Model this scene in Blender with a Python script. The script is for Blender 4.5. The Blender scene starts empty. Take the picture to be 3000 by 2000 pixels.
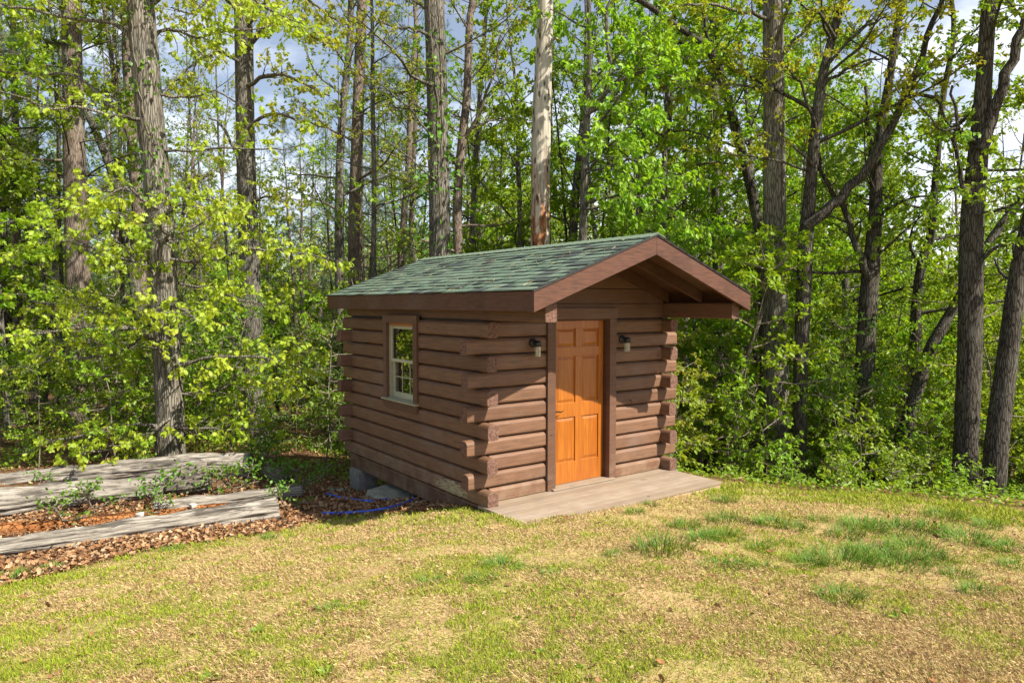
import bpy, math, random
import numpy as np

# ------------------------------------------------------------------ scene basics
scene = bpy.context.scene
COL = scene.collection
CAM_Z = 2.254
FPX = 2061.55
PITCH = 0.0528
YAW = 0.6321
CX0, CY0 = -0.3637, 7.8203           # front left corner of the cabin, porch level is z = 0
WU = np.array([math.cos(YAW), math.sin(YAW)])
WV = np.array([-math.sin(YAW), math.cos(YAW)])
SUN = np.array([0.600, -0.339, 0.724])
DISP = 3000.0 / 2352.0
rng = np.random.default_rng(7)


def ray(x, y):
    a = (x - 1500) / FPX
    b = (1000 - y) / FPX
    c, s = math.cos(PITCH), math.sin(PITCH)
    return np.array([a, c + b * s, -s + b * c])


def at(x, y, Y):
    """a point of the photograph (2352 px wide) at the distance Y"""
    r = ray(x * DISP, y * DISP)
    return r * (Y / r[1]) + np.array([0, 0, CAM_Z])


def cab(u, v, z=0.0):
    p = np.array([CX0, CY0]) + u * WU + v * WV
    return np.array([p[0], p[1], z])


def to_cab(x, y):
    dx, dy = x - CX0, y - CY0
    return dx * WU[0] + dy * WU[1], dx * WV[0] + dy * WV[1]


# ------------------------------------------------------------------ terrain height
def _c(u, v, z):
    p = cab(u, v)
    return (p[0], p[1], z)


CTRL = np.array([
    (0, 3.5, .38), (-3, 3.5, .22), (3, 3.5, .36), (0, 0, .58), (-5, 0, .40), (5, 0, .55),
    (0, 5.5, .20), (3, 5.5, .17), (-2, 5.5, .06), (-4, 5.5, -.10), (5.5, 5.5, .12),
    _c(-.35, -.25, -.05), _c(0, -.78, .02), _c(1.2, -1.0, .005), _c(2.2, -1.05, -.05), _c(3.3, -1.0, -.12), _c(3.4, .2, -.16),
    (5.6, 7.6, 0.0), (4.3, 8.2, -.04), (7, 7.2, 0.0),
    (-2.0, 8.5, -.36), _c(-.4, .9, -.22), _c(-.3, 2.0, -.40), _c(-.1, 3.6, -.56), _c(1.5, 3.6, -.95), _c(3.1, 3.6, -1.1), _c(3.4, 1.8, -.55),
    (-3.05, 8.9, -.44), (-5.4, 7.3, -.42), (-4.2, 9.2, -.45), (-6.2, 12.2, -.55), (-7, 9, -.46), (-9, 7, -.45), (-7.5, 4, -.2),
    (-3, 14, -.95), (-10, 20, -1.1), (-6, 16, -.9), (-12, 12, -.7),
    (5, 10.4, -.55), (8, 9.4, -.5), (8, 12.5, -1.3), (4, 13, -1.5), (0, 14.5, -1.7), (5, 17, -2.4), (12, 14, -1.8),
    (0, 25, -3.4), (12, 25, -3.8), (-12, 30, -2.2), (0, 50, -6.5), (30, 40, -6), (-30, 40, -3), (40, 10, -2), (-40, 10, -1.2),
    (0, -30, 1.5), (-40, -30, .5), (40, -30, 1), (0, 120, -9), (120, 120, -9), (-120, 120, -8), (150, 0, -4), (-150, 0, -3), (0, -150, 2),
], dtype=float)


def _tps(r2):
    return np.where(r2 > 1e-12, .5 * r2 * np.log(np.maximum(r2, 1e-12)), 0)


_n = len(CTRL)
_K = _tps(((CTRL[:, None, :2] - CTRL[None, :, :2]) ** 2).sum(2)) + np.eye(_n) * .02
_P = np.c_[np.ones(_n), CTRL[:, :2]]
_A = np.zeros((_n + 3, _n + 3))
_A[:_n, :_n] = _K
_A[:_n, _n:] = _P
_A[_n:, :_n] = _P.T
_SOL = np.linalg.solve(_A, np.r_[CTRL[:, 2], 0, 0, 0])


def H(x, y):
    x = np.asarray(x, float)
    y = np.asarray(y, float)
    xf, yf = x.ravel(), y.ravel()
    out = np.empty(len(xf))
    for i in range(0, len(xf), 20000):
        a, b = xf[i:i + 20000], yf[i:i + 20000]
        r2 = (a[:, None] - CTRL[None, :, 0]) ** 2 + (b[:, None] - CTRL[None, :, 1]) ** 2
        out[i:i + 20000] = _tps(r2) @ _SOL[:_n] + _SOL[_n] + _SOL[_n + 1] * a + _SOL[_n + 2] * b
    d = np.hypot(xf, yf)
    k = np.clip((d - 70) / 60, 0, 1)
    out = out * (1 - k) - 8 * k
    u, v = to_cab(xf, yf)
    out += .012 * np.sin(xf * 5.1 + 1.3 * np.sin(yf * 3.7)) * np.sin(yf * 4.3 + xf) + .02 * np.sin(xf * 1.7 + 2) * np.sin(yf * 1.9)
    out = np.where((u > -.06) & (u < 3.1) & (v > -.93) & (v < .1), np.minimum(out, -.045), out)
    return out.reshape(x.shape)


def on_ground(x, y):
    """where the sight line of a photo point (2352 px wide) meets the ground"""
    r = ray(x * DISP, y * DISP)
    t = np.linspace(2, 60, 1200)
    z = CAM_Z + r[2] * t
    g = H(r[0] * t, r[1] * t)
    i = int(np.argmax(z < g))
    a = t[max(i - 1, 0)]
    b = t[i]
    for _ in range(12):
        m = .5 * (a + b)
        if CAM_Z + r[2] * m < float(H(r[0] * m, r[1] * m)):
            b = m
        else:
            a = m
    return np.array([r[0] * b, r[1] * b, CAM_Z + r[2] * b])


# ------------------------------------------------------------------ objects
def link(o, parent=None):
    COL.objects.link(o)
    if parent is not None:
        o.parent = parent
    return o


def tag(o, label=None, cat=None, group=None, kind=None):
    if label:
        o['label'] = label
    if cat:
        o['category'] = cat
    if group:
        o['group'] = group
    if kind:
        o['kind'] = kind
    return o


def empty(name, loc=(0, 0, 0), rz=0.0):
    o = bpy.data.objects.new(name, None)
    o.location = loc
    o.rotation_euler = (0, 0, rz)
    o.empty_display_size = .2
    return link(o)


def mesh_arrays(name, V, F, mat, smooth=False, tint=None):
    """V (n,3); F an (m,k) array or a list of such arrays"""
    if not isinstance(F, (list, tuple)):
        F = [F]
    F = [np.asarray(f, np.int32) for f in F if len(f)]
    me = bpy.data.meshes.new(name)
    V = np.asarray(V, np.float32)
    me.vertices.add(len(V))
    me.vertices.foreach_set('co', V.ravel())
    nl = sum(f.size for f in F)
    npoly = sum(len(f) for f in F)
    me.loops.add(nl)
    me.loops.foreach_set('vertex_index', np.concatenate([f.ravel() for f in F]))
    me.polygons.add(npoly)
    tot = np.concatenate([np.full(len(f), f.shape[1], np.int32) for f in F])
    st = np.r_[0, np.cumsum(tot)[:-1]].astype(np.int32)
    me.polygons.foreach_set('loop_start', st)
    me.polygons.foreach_set('loop_total', tot)
    if smooth:
        me.polygons.foreach_set('use_smooth', np.ones(npoly, bool))
    me.update(calc_edges=True)
    if tint is not None:
        ca = me.color_attributes.new('tint', 'FLOAT_COLOR', 'POINT')
        ca.data.foreach_set('color', np.c_[tint, np.ones(len(tint))].astype(np.float32).ravel())
    if mat:
        me.materials.append(mat)
    me.validate()
    return me


def obj(name, me, parent=None):
    return link(bpy.data.objects.new(name, me), parent)


def copy_tree(root, loc, rz=0, sc=1.0):
    c = root.copy()
    COL.objects.link(c)
    c.location = loc
    c.rotation_euler = (0, 0, rz)
    c.scale = (sc, sc, sc) if np.isscalar(sc) else sc
    for ch in list(root.children):
        d = ch.copy()
        COL.objects.link(d)
        d.parent = c
    return c


class MB:
    """collects polygons, then becomes one mesh object"""

    def __init__(self):
        self.v = []
        self.f = []
        self.mi = {}

    def add(self, vs, fs):
        n = len(self.v)
        self.v += [tuple(p) for p in vs]
        self.f += [tuple(i + n for i in f) for f in fs]
        return self

    def box(self, x0, x1, y0, y1, z0, z1):
        vs = [(x, y, z) for x in (x0, x1) for y in (y0, y1) for z in (z0, z1)]
        return self.add(vs, [(0, 1, 3, 2), (4, 6, 7, 5), (0, 4, 5, 1), (2, 3, 7, 6), (0, 2, 6, 4), (1, 5, 7, 3)])

    def prism(self, prof, a, b, axis):
        """prof: list of (p, q); extruded along axis from a to b. axis 'u': (t,p,q) 'v': (p,t,q) 'z': (p,q,t)"""
        n = len(prof)
        self.mi[len(self.f)] = self.mi[len(self.f) + 1] = 1

        def mk(t, p, q):
            return {'u': (t, p, q), 'v': (p, t, q), 'z': (p, q, t)}[axis]
        vs = [mk(a, p, q) for p, q in prof] + [mk(b, p, q) for p, q in prof]
        fs = [tuple(range(n)), tuple(range(2 * n - 1, n - 1, -1))]
        fs += [(i, i + n, (i + 1) % n + n, (i + 1) % n) for i in range(n)]
        return self.add(vs, fs)

    def lathe(self, prof, c, m=20):
        """prof: (r, z) pairs, about the vertical through c"""
        vs = []
        for r, z in prof:
            for k in range(m):
                t = 2 * math.pi * k / m
                vs.append((c[0] + r * math.cos(t), c[1] + r * math.sin(t), c[2] + z))
        fs = [(i * m + k, i * m + (k + 1) % m, (i + 1) * m + (k + 1) % m, (i + 1) * m + k) for i in range(len(prof) - 1) for k in range(m)]
        return self.add(vs, fs)

    def build(self, name, mat, parent=None, bevel=0.0, smooth=False, seg=2, recalc=True, caps=None):
        me = bpy.data.meshes.new(name)
        me.from_pydata(self.v, [], self.f)
        if recalc:
            import bmesh
            bm = bmesh.new()
            bm.from_mesh(me)
            bmesh.ops.recalc_face_normals(bm, faces=bm.faces)
            bm.to_mesh(me)
            bm.free()
        me.materials.append(mat)
        if caps:
            me.materials.append(caps)
            for i in self.mi:
                me.polygons[i].material_index = 1
        if smooth:
            for p in me.polygons:
                p.use_smooth = True
        o = obj(name, me, parent)
        if bevel:
            m = o.modifiers.new('soft edges', 'BEVEL')
            m.width = bevel
            m.segments = seg
            m.limit_method = 'ANGLE'
            m.angle_limit = math.radians(30)
        return o


# ------------------------------------------------------------------ materials
class NT:
    def __init__(self, name):
        self.m = bpy.data.materials.new(name)
        self.m.use_nodes = True
        self.t = self.m.node_tree
        self.t.nodes.clear()
        self.out = self.n('ShaderNodeOutputMaterial')

    def n(self, typ, inp=None, **kw):
        nd = self.t.nodes.new(typ)
        for k, v in kw.items():
            setattr(nd, k, v)
        for k, v in (inp or {}).items():
            if hasattr(v, 'is_output'):
                self.t.links.new(v, nd.inputs[k])
            else:
                nd.inputs[k].default_value = v
        return nd

    def coord(self, scale=(1, 1, 1), which='Object', rot=(0, 0, 0)):
        tc = self.n('ShaderNodeTexCoord')
        mp = self.n('ShaderNodeMapping', {'Vector': tc.outputs[which], 'Scale': scale, 'Rotation': rot})
        return mp.outputs[0]

    def noise(self, vec, scale, detail=4, rough=.55, dist=0.0):
        return self.n('ShaderNodeTexNoise', {'Vector': vec, 'Scale': scale, 'Detail': detail, 'Roughness': rough, 'Distortion': dist}).outputs['Fac']

    def ramp(self, fac, stops, interp='LINEAR'):
        r = self.n('ShaderNodeValToRGB', {'Fac': fac})
        r.color_ramp.interpolation = interp
        e = r.color_ramp.elements
        while len(e) < len(stops):
            e.new(.5)
        for el, (p, c) in zip(e, stops):
            el.position = p
            if np.isscalar(c):
                c = (c, c, c)
            el.color = (*c, 1)
        return r.outputs['Color']

    def mix(self, fac, a, b, blend='MIX'):
        m = self.n('ShaderNodeMix', data_type='RGBA', blend_type=blend)
        for sock, v in ((m.inputs[0], fac), (m.inputs[6], a), (m.inputs[7], b)):
            if hasattr(v, 'is_output'):
                self.t.links.new(v, sock)
            elif np.isscalar(v):
                sock.default_value = v if sock == m.inputs[0] else (v, v, v, 1)
            else:
                sock.default_value = (*v, 1)
        return m.outputs[2]

    def math(self, op, a, b=0.0):
        m = self.n('ShaderNodeMath', operation=op)
        for s, v in ((m.inputs[0], a), (m.inputs[1], b)):
            if hasattr(v, 'is_output'):
                self.t.links.new(v, s)
            else:
                s.default_value = v
        return m.outputs[0]

    def bump(self, h, strength=.5, dist=.01):
        return self.n('ShaderNodeBump', {'Height': h, 'Strength': strength, 'Distance': dist}).outputs[0]

    def finish(self, color, rough=.8, bump=None, spec=.3, **extra):
        d = {'Base Color': color if hasattr(color, 'is_output') else (*color, 1), 'Roughness': rough, 'Specular IOR Level': spec}
        if bump is not None:
            d['Normal'] = bump
        d.update(extra)
        p = self.n('ShaderNodeBsdfPrincipled', d)
        self.t.links.new(p.outputs[0], self.out.inputs['Surface'])
        return self.m


def leaf_material(name, cols, trans=.45, gloss=.022, old=None, tr_gain=1.25):
    t = NT(name)
    geo = t.n('ShaderNodeNewGeometry')
    k = len(cols)
    c = t.ramp(geo.outputs['Random Per Island'], [(i / max(k - 1, 1), cc) for i, cc in enumerate(cols)])
    oi = t.n('ShaderNodeObjectInfo')
    hs = t.n('ShaderNodeHueSaturation', {'Color': c, 'Hue': t.math('ADD', t.math('MULTIPLY', oi.outputs['Random'], .03), .487),
                                         'Saturation': 1.0, 'Value': t.math('ADD', t.math('MULTIPLY', oi.outputs['Random'], .3), .86)})
    c = hs.outputs[0]
    big = t.noise(t.coord(), .9, 2)
    c = t.mix(t.ramp(big, [(.42, 0), (.62, 1)]), c, t.mix(1, c, old or (.80, .95, .8), 'MULTIPLY'))
    d = t.n('ShaderNodeBsdfDiffuse', {'Color': c})
    tc = t.mix(1, c, (tr_gain * 1.05, tr_gain, tr_gain * .45), 'MULTIPLY')
    tr = t.n('ShaderNodeBsdfTranslucent', {'Color': tc})
    m1 = t.n('ShaderNodeMixShader', {0: trans})
    t.t.links.new(d.outputs[0], m1.inputs[1])
    t.t.links.new(tr.outputs[0], m1.inputs[2])
    g = t.n('ShaderNodeBsdfGlossy', {'Roughness': .5, 'Color': (.9, .95, .9, 1)})
    m2 = t.n('ShaderNodeMixShader', {0: gloss})
    t.t.links.new(m1.outputs[0], m2.inputs[1])
    t.t.links.new(g.outputs[0], m2.inputs[2])
    t.t.links.new(m2.outputs[0], t.out.inputs['Surface'])
    return t.m


def bark_material(name, dark, mid, light, furrow=1.0, lichen=.25, scale=1.0):
    t = NT(name)
    v1 = t.coord((24 * scale, 24 * scale, 5 * scale))
    n1 = t.noise(v1, 1.0, 6, .62, .6)
    wob = t.n('ShaderNodeVectorMath', {0: t.coord((32 * scale, 32 * scale, 4.2 * scale)), 1: t.n('ShaderNodeTexNoise', {'Vector': t.coord((8, 8, 3)), 'Scale': 1.0, 'Detail': 3}).outputs['Color']}, operation='ADD').outputs[0]
    vo = t.n('ShaderNodeTexVoronoi', {'Vector': wob, 'Scale': 1.0}, feature='DISTANCE_TO_EDGE').outputs['Distance']
    rid = t.ramp(vo, [(0, 0), (.16, 1)])
    hgt = t.mix(.42, n1, rid)
    c = t.ramp(hgt, [(.22, dark), (.5, mid), (.8, light)])
    pat = t.noise(t.coord((1.6, 1.6, .8)), 1.4, 4, .6)
    c = t.mix(t.math('MULTIPLY', t.ramp(pat, [(.52, 0), (.7, 1)]), lichen), c, (.36, .37, .31))
    c = t.mix(t.math('MULTIPLY', t.ramp(t.noise(t.coord(), 2.3, 3), [(.35, 1), (.5, 0)]), .45), c, dark)
    return t.finish(c, .92, t.bump(hgt, .9 * furrow, .03), .15)


MAT = {}
MAT['oak_leaf'] = leaf_material('oak leaf', [(.36, .40, .025), (.46, .50, .035), (.28, .36, .022), (.52, .52, .06)], .48)
MAT['hickory_leaf'] = leaf_material('hickory leaf', [(.22, .32, .018), (.28, .39, .023), (.35, .45, .03), (.18, .28, .018)], .48, .025)
MAT['olive_leaf'] = leaf_material('young oak leaf', [(.32, .34, .022), (.40, .40, .026), (.24, .30, .02), (.42, .38, .035)], .48)
MAT['maple_leaf'] = leaf_material('maple leaf', [(.21, .31, .02), (.27, .38, .025), (.16, .26, .018), (.33, .40, .03)], .48, .025)
MAT['spring_leaf'] = leaf_material('spring leaf', [(.28, .34, .035), (.35, .40, .04), (.22, .30, .03), (.40, .32, .09)], .48)
MAT['bush_leaf'] = leaf_material('bush leaf', [(.17, .28, .02), (.22, .34, .025), (.28, .39, .03), (.14, .23, .016)], .48, .025)
MAT['wood_leaf'] = leaf_material('sunlit far leaf', [(.24, .35, .02), (.31, .43, .028), (.18, .29, .018), (.38, .46, .04)], .5, .015)  # sunlit look of the far woods is put into this yellower colour
MAT['fine_leaf'] = leaf_material('fine dark leaf', [(.08, .15, .03), (.12, .21, .03), (.16, .26, .03), (.10, .17, .04)], .4, .02)
MAT['needle'] = leaf_material('pine needle', [(.045, .095, .03), (.07, .13, .035), (.055, .11, .05), (.10, .15, .03)], .18, .05, tr_gain=1.0)
MAT['vine_leaf'] = leaf_material('vine leaf', [(.10, .22, .015), (.15, .29, .02), (.08, .17, .012)], .42, .03)
MAT['bark_oak'] = bark_material('pale oak bark', (.05, .043, .034), (.145, .127, .10), (.27, .243, .203), 1.2, .35, .8)
MAT['bark_grey'] = bark_material('grey bark', (.045, .04, .033), (.115, .102, .084), (.225, .205, .172), 1.15, .3)
MAT['bark_shaded'] = bark_material('shaded bark', (.017, .014, .010), (.058, .049, .039), (.135, .12, .10), 1.0, .18)  # shade of the woods is put into this darker bark colour
MAT['bark_pine'] = bark_material('pine bark', (.05, .033, .025), (.16, .12, .095), (.27, .22, .18), .9, .2)
MAT['bark_thin'] = bark_material('sapling bark', (.06, .05, .035), (.17, .14, .10), (.30, .26, .2), .4, .2, 1.6)


def snag_material():
    t = NT('bare dead wood')
    n = t.noise(t.coord((14, 14, 1.1)), 1.2, 6, .6, .3)
    c = t.ramp(n, [(.28, (.15, .13, .105)), (.45, (.38, .34, .28)), (.72, (.60, .55, .47))])
    z = t.n('ShaderNodeSeparateXYZ', {0: t.coord()}).outputs[2]
    low = t.ramp(t.math('MULTIPLY', z, .1), [(.30, 1), (.62, 1), (.80, 0)])
    rot = t.ramp(t.noise(t.coord((9, 9, 1.6)), 1.0, 5, .6, .8), [(.46, 0), (.53, 1)])
    k = t.math('MULTIPLY', low, rot)
    c = t.mix(k, c, t.ramp(t.noise(t.coord((8, 8, 3)), 2, 4), [(.35, (.10, .035, .012)), (.6, (.36, .15, .06)), (.8, (.5, .33, .2))]))
    hole = t.ramp(t.n('ShaderNodeTexVoronoi', {'Vector': t.coord((8, 8, 3)), 'Scale': 1.0}).outputs['Distance'], [(.16, 1), (.26, 0)])
    c = t.mix(t.math('MULTIPLY', hole, .85), c, (.02, .013, .008))
    h = t.mix(.5, n, t.math('SUBTRACT', 1.0, hole))
    return t.finish(c, .85, t.bump(h, .8, .03), .2)


MAT['snag'] = snag_material()


def painted_wood(name, base, streak=.35, dirt=.4, peel=False, rough=.62, scale=(1.2, 1.2, 16)):
    t = NT(name)
    co = t.coord()
    n = t.noise(t.coord(scale), 3.0, 5, .6, .2)
    dk = tuple(v * (1 - streak) for v in base)
    lt = tuple(min(1, v * (1 + streak * .7)) for v in base)
    c = t.ramp(n, [(.25, dk), (.5, base), (.78, lt)])
    blot = t.noise(co, 2.1, 5, .65)
    c = t.mix(t.math('MULTIPLY', t.ramp(blot, [(.48, 0), (.72, 1)]), dirt), c, tuple(v * .45 for v in base))
    fade = t.noise(co, 1.3, 4, .6)
    c = t.mix(t.math('MULTIPLY', t.ramp(fade, [(.55, 0), (.75, 1)]), .35), c, tuple(v * .5 + .10 for v in base))
    ri = t.n('ShaderNodeNewGeometry').outputs['Random Per Island']
    c = t.mix(1, c, t.ramp(ri, [(0, (.78, .76, .74)), (.5, (1, 1, 1)), (1, (1.14, 1.17, 1.2))]), 'MULTIPLY')
    knot = t.n('ShaderNodeTexVoronoi', {'Vector': t.coord((1.5, 1.5, 2.6)), 'Scale': 1.6}).outputs['Distance']
    kn = t.ramp(knot, [(.03, 1), (.065, 0)])
    c = t.mix(t.math('MULTIPLY', kn, .8), c, tuple(v * .18 for v in base))
    chk = t.ramp(t.noise(t.coord((.9, .9, 26)), 2.2, 4, .55, .3), [(.27, 1), (.34, 0)])
    c = t.mix(t.math('MULTIPLY', chk, .75), c, tuple(v * .15 for v in base))
    zc_ = t.n('ShaderNodeSeparateXYZ', {0: co}).outputs[2]
    mud = t.math('MULTIPLY', t.ramp(zc_, [(.02, 1), (.42, 0)]), t.ramp(t.noise(co, 5, 5, .65), [(.42, 0), (.62, 1)]))
    c = t.mix(t.math('MULTIPLY', mud, .5), c, (.26, .185, .12))
    speck = t.ramp(t.noise(t.coord((9, 9, 30)), 4, 3, .7), [(.74, 0), (.79, 1)])
    c = t.mix(t.math('MULTIPLY', speck, .5), c, (.42, .36, .29))
    if peel:
        px = t.n('ShaderNodeVectorMath', {0: co, 1: (0, -.62, -.06)}, operation='ADD').outputs[0]
        px = t.n('ShaderNodeVectorMath', {0: px, 1: (.0, 1.5, 6.0)}, operation='MULTIPLY').outputs[0]
        dist = t.n('ShaderNodeVectorMath', {0: px}, operation='LENGTH').outputs['Value']
        near = t.ramp(dist, [(.25, 1), (1.0, 0)])
        pn = t.noise(t.coord((5, 5, 40)), 2.2, 6, .7, .4)
        pm = t.ramp(t.math('ADD', pn, t.math('MULTIPLY', near, .32)), [(.72, 0), (.76, 1)])
        pm = t.math('MULTIPLY', pm, t.ramp(dist, [(.7, 1), (1.1, 0)]))
        c = t.mix(pm, c, t.ramp(pn, [(.3, (.20, .16, .08)), (.7, (.48, .42, .27))]))
    b = t.bump(n, .35, .006)
    return t.finish(c, rough, b, .35)


MAT['log_paint'] = painted_wood('brown stained logs', (.158, .080, .045), .42, .30, True)
MAT['trim_paint'] = painted_wood('brown trim boards', (.125, .062, .037), .28, .30)
MAT['fascia_paint'] = painted_wood('red brown fascia', (.105, .044, .026), .5, .45, scale=(2, 2, 16))
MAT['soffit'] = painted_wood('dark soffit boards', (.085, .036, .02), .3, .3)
MAT['porch'] = painted_wood('faded porch boards', (.30, .235, .175), .2, .35, rough=.75, scale=(1.2, 9, 4))
MAT['raw_wood'] = painted_wood('raw pale lumber', (.52, .40, .25), .2, .2)


def end_grain():
    t = NT('end grain')
    n = t.noise(t.coord((40, 40, 40)), 1, 5, .6)
    c = t.ramp(n, [(.3, (.07, .035, .025)), (.5, (.15, .08, .058)), (.75, (.24, .15, .115))])
    return t.finish(c, .85, t.bump(n, .9, .01), .2)


MAT['end_grain'] = end_grain()


def door_wood():
    t = NT('varnished door')
    n = t.noise(t.coord((26, 26, 1.5)), 1.5, 6, .6, .5)
    c = t.ramp(n, [(.25, (.23, .062, .006)), (.5, (.35, .108, .010)), (.75, (.45, .155, .017))])
    w = t.noise(t.coord((3, 3, .8)), 1.6, 3)
    c = t.mix(t.ramp(w, [(.4, 0), (.65, .5)]), c, (.28, .07, .006))
    return t.finish(c, .38, t.bump(n, .08, .002), .45, **{'Coat Weight': .25, 'Coat Roughness': .2})


MAT['door'] = door_wood()


def simple(name, col, rough=.5, metal=0.0, spec=.5, nscale=0, amp=.3):
    t = NT(name)
    c = col
    b = None
    if nscale:
        n = t.noise(t.coord(), nscale, 5, .6)
        c = t.ramp(n, [(.25, tuple(v * (1 - amp) for v in col)), (.75, tuple(min(1, v * (1 + amp)) for v in col))])
        b = t.bump(n, .4, .01)
    return t.finish(c, rough, b, spec, Metallic=metal)


MAT['black_metal'] = simple('black metal', (.012, .012, .013), .45, .0, .5, 40, .3)
MAT['lever'] = simple('dark bronze', (.03, .022, .016), .35, .8)
MAT['hose'] = simple('blue hose', (.02, .10, .58), .38, 0, .5, 30, .35)
MAT['concrete'] = simple('grey concrete', (.21, .20, .18), .9, 0, .2, 14, .35)
MAT['stone'] = simple('flat field stone', (.25, .245, .19), .9, 0, .2, 7, .4)
MAT['rock'] = simple('pale stone chip', (.50, .47, .42), .9, 0, .2, 20, .3)
MAT['scrap'] = simple('teal plastic', (.10, .34, .34), .5, 0, .4, 12, .3)
MAT['sash'] = painted_wood('weathered white sash', (.40, .38, .25), .2, .35, rough=.6)
MAT['head_wood'] = painted_wood('bare orange wood', (.42, .17, .05), .25, .2)
MAT['dark_room'] = simple('dark interior', (.03, .022, .016), .9)


def glass_material(name, ior=1.65, tint=(.9, .95, .92)):
    t = NT(name)
    fr = t.n('ShaderNodeFresnel', {'IOR': ior})
    tr = t.n('ShaderNodeBsdfTransparent', {'Color': (*tint, 1)})
    gl = t.n('ShaderNodeBsdfGlossy', {'Roughness': .015, 'Color': (1, 1, 1, 1)})
    m = t.n('ShaderNodeMixShader', {0: fr.outputs[0]})
    t.t.links.new(tr.outputs[0], m.inputs[1])
    t.t.links.new(gl.outputs[0], m.inputs[2])
    t.t.links.new(m.outputs[0], t.out.inputs['Surface'])
    return t.m


MAT['glass'] = glass_material('window glass', 3.2)


def jar_glass():
    t = NT('ribbed jar glass')
    return t.finish((.85, .85, .72), .12, None, .5, **{'Transmission Weight': .75, 'IOR': 1.4})


MAT['jar'] = jar_glass()


def shingle_material():
    t = NT('green asphalt shingles')
    geo = t.n('ShaderNodeNewGeometry')
    r = geo.outputs['Random Per Island']
    c = t.ramp(r, [(0, (.18, .26, .18)), (.30, (.225, .31, .22)), (.55, (.265, .35, .25)), (.72, (.20, .265, .20)), (.86, (.09, .11, .105)), (1, (.13, .15, .14))])
    g = t.noise(t.coord(), 230, 2, .7)
    c = t.mix(t.ramp(g, [(.3, .0), (.7, .45)]), c, t.mix(1, c, (.5, .5, .52), 'MULTIPLY'))
    pat = t.noise(t.coord(), 1.7, 4, .6)
    c = t.mix(t.ramp(pat, [(.45, 0), (.75, .35)]), c, (.17, .17, .11))
    return t.finish(c, .92, t.bump(g, .5, .004), .25)


MAT['shingle'] = shingle_material()


def ridge_material():
    t = NT('sun dimmed ridge shingles')  # same shingles, colour darkened to offset the sun catching the ridge
    g = t.noise(t.coord(), 160, 3, .7)
    c = t.ramp(g, [(.3, (.07, .095, .07)), (.7, (.13, .17, .125))])
    return t.finish(c, .95, t.bump(g, .4, .004), .1)


MAT['ridge'] = ridge_material()


def tint_material(name, trans=.25, rough=.7):
    t = NT(name)
    a = t.n('ShaderNodeAttribute', attribute_name='tint').outputs['Color']
    d = t.n('ShaderNodeBsdfDiffuse', {'Color': a})
    tr = t.n('ShaderNodeBsdfTranslucent', {'Color': a})
    m = t.n('ShaderNodeMixShader', {0: trans})
    t.t.links.new(d.outputs[0], m.inputs[1])
    t.t.links.new(tr.outputs[0], m.inputs[2])
    t.t.links.new(m.outputs[0], t.out.inputs['Surface'])
    return t.m


MAT['tint'] = tint_material('dry and green blades')
MAT['litter'] = tint_material('dead leaves', .15)


def tuft_material():
    return leaf_material('coarse grass', [(.08, .16, .018), (.11, .21, .022), (.15, .26, .03), (.09, .18, .022), (.24, .27, .06)], .30, .015)


MAT['tuft'] = tuft_material()

# ------------------------------------------------------------------ camera, sun, sky
cam = bpy.data.cameras.new('camera')
cam.sensor_width = 36
cam.lens = 36 * FPX / 3000
cam.clip_start = .05
cam.clip_end = 2000
co = link(bpy.data.objects.new('camera', cam))
co.location = (0, 0, CAM_Z)
co.rotation_euler = (math.pi / 2 - PITCH, 0, 0)
scene.camera = co

sl = bpy.data.lights.new('sun', 'SUN')
sl.energy = 5.0
sl.angle = math.radians(.5)
sl.color = (1.0, .93, .80)
so = link(bpy.data.objects.new('sun', sl))
from mathutils import Vector, noise as mnoise
so.rotation_euler = Vector(tuple(-SUN)).to_track_quat('-Z', 'Y').to_euler()
so.location = (20, -11, 24)

world = bpy.data.worlds.new('World')
scene.world = world
world.use_nodes = True
nt = world.node_tree
nt.nodes.clear()


def wn(typ, inp=None, **kw):
    nd = nt.nodes.new(typ)
    for k, v in kw.items():
        setattr(nd, k, v)
    for k, v in (inp or {}).items():
        if hasattr(v, 'is_output'):
            nt.links.new(v, nd.inputs[k])
        else:
            nd.inputs[k].default_value = v
    return nd


sky = wn('ShaderNodeTexSky', sky_type='NISHITA', sun_disc=False, sun_elevation=math.asin(SUN[2] / np.linalg.norm(SUN)),
         sun_rotation=math.atan2(SUN[0], SUN[1]), altitude=300, air_density=1.0, dust_density=.8, ozone_density=1.6)
tcd = wn('ShaderNodeTexCoord')
mp = wn('ShaderNodeMapping', {'Vector': tcd.outputs['Generated'], 'Scale': (1.0, 1.0, 2.6), 'Location': (.35, .1, 0)})
cn = wn('ShaderNodeTexNoise', {'Vector': mp.outputs[0], 'Scale': 3.4, 'Detail': 8, 'Roughness': .58, 'Distortion': .25})
sep = wn('ShaderNodeSeparateXYZ', {0: tcd.outputs['Generated']})
east = wn('ShaderNodeMath', {0: sep.outputs[0], 1: .13}, operation='MULTIPLY')
low = wn('ShaderNodeMath', {0: sep.outputs[2], 1: -.20}, operation='MULTIPLY')
s1 = wn('ShaderNodeMath', {0: cn.outputs['Fac'], 1: east.outputs[0]}, operation='ADD')
s2 = wn('ShaderNodeMath', {0: s1.outputs[0], 1: low.outputs[0]}, operation='ADD')
cr = wn('ShaderNodeValToRGB', {'Fac': s2.outputs[0]})
cr.color_ramp.elements[0].position = .40
cr.color_ramp.elements[1].position = .70
cr.color_ramp.elements[0].color = (.14, .14, .14, 1)
mixc = wn('ShaderNodeMix', data_type='RGBA')
nt.links.new(cr.outputs[0], mixc.inputs[0])
nt.links.new(sky.outputs[0], mixc.inputs[6])
mixc.inputs[7].default_value = (12.5, 12.9, 13.8, 1)
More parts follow.
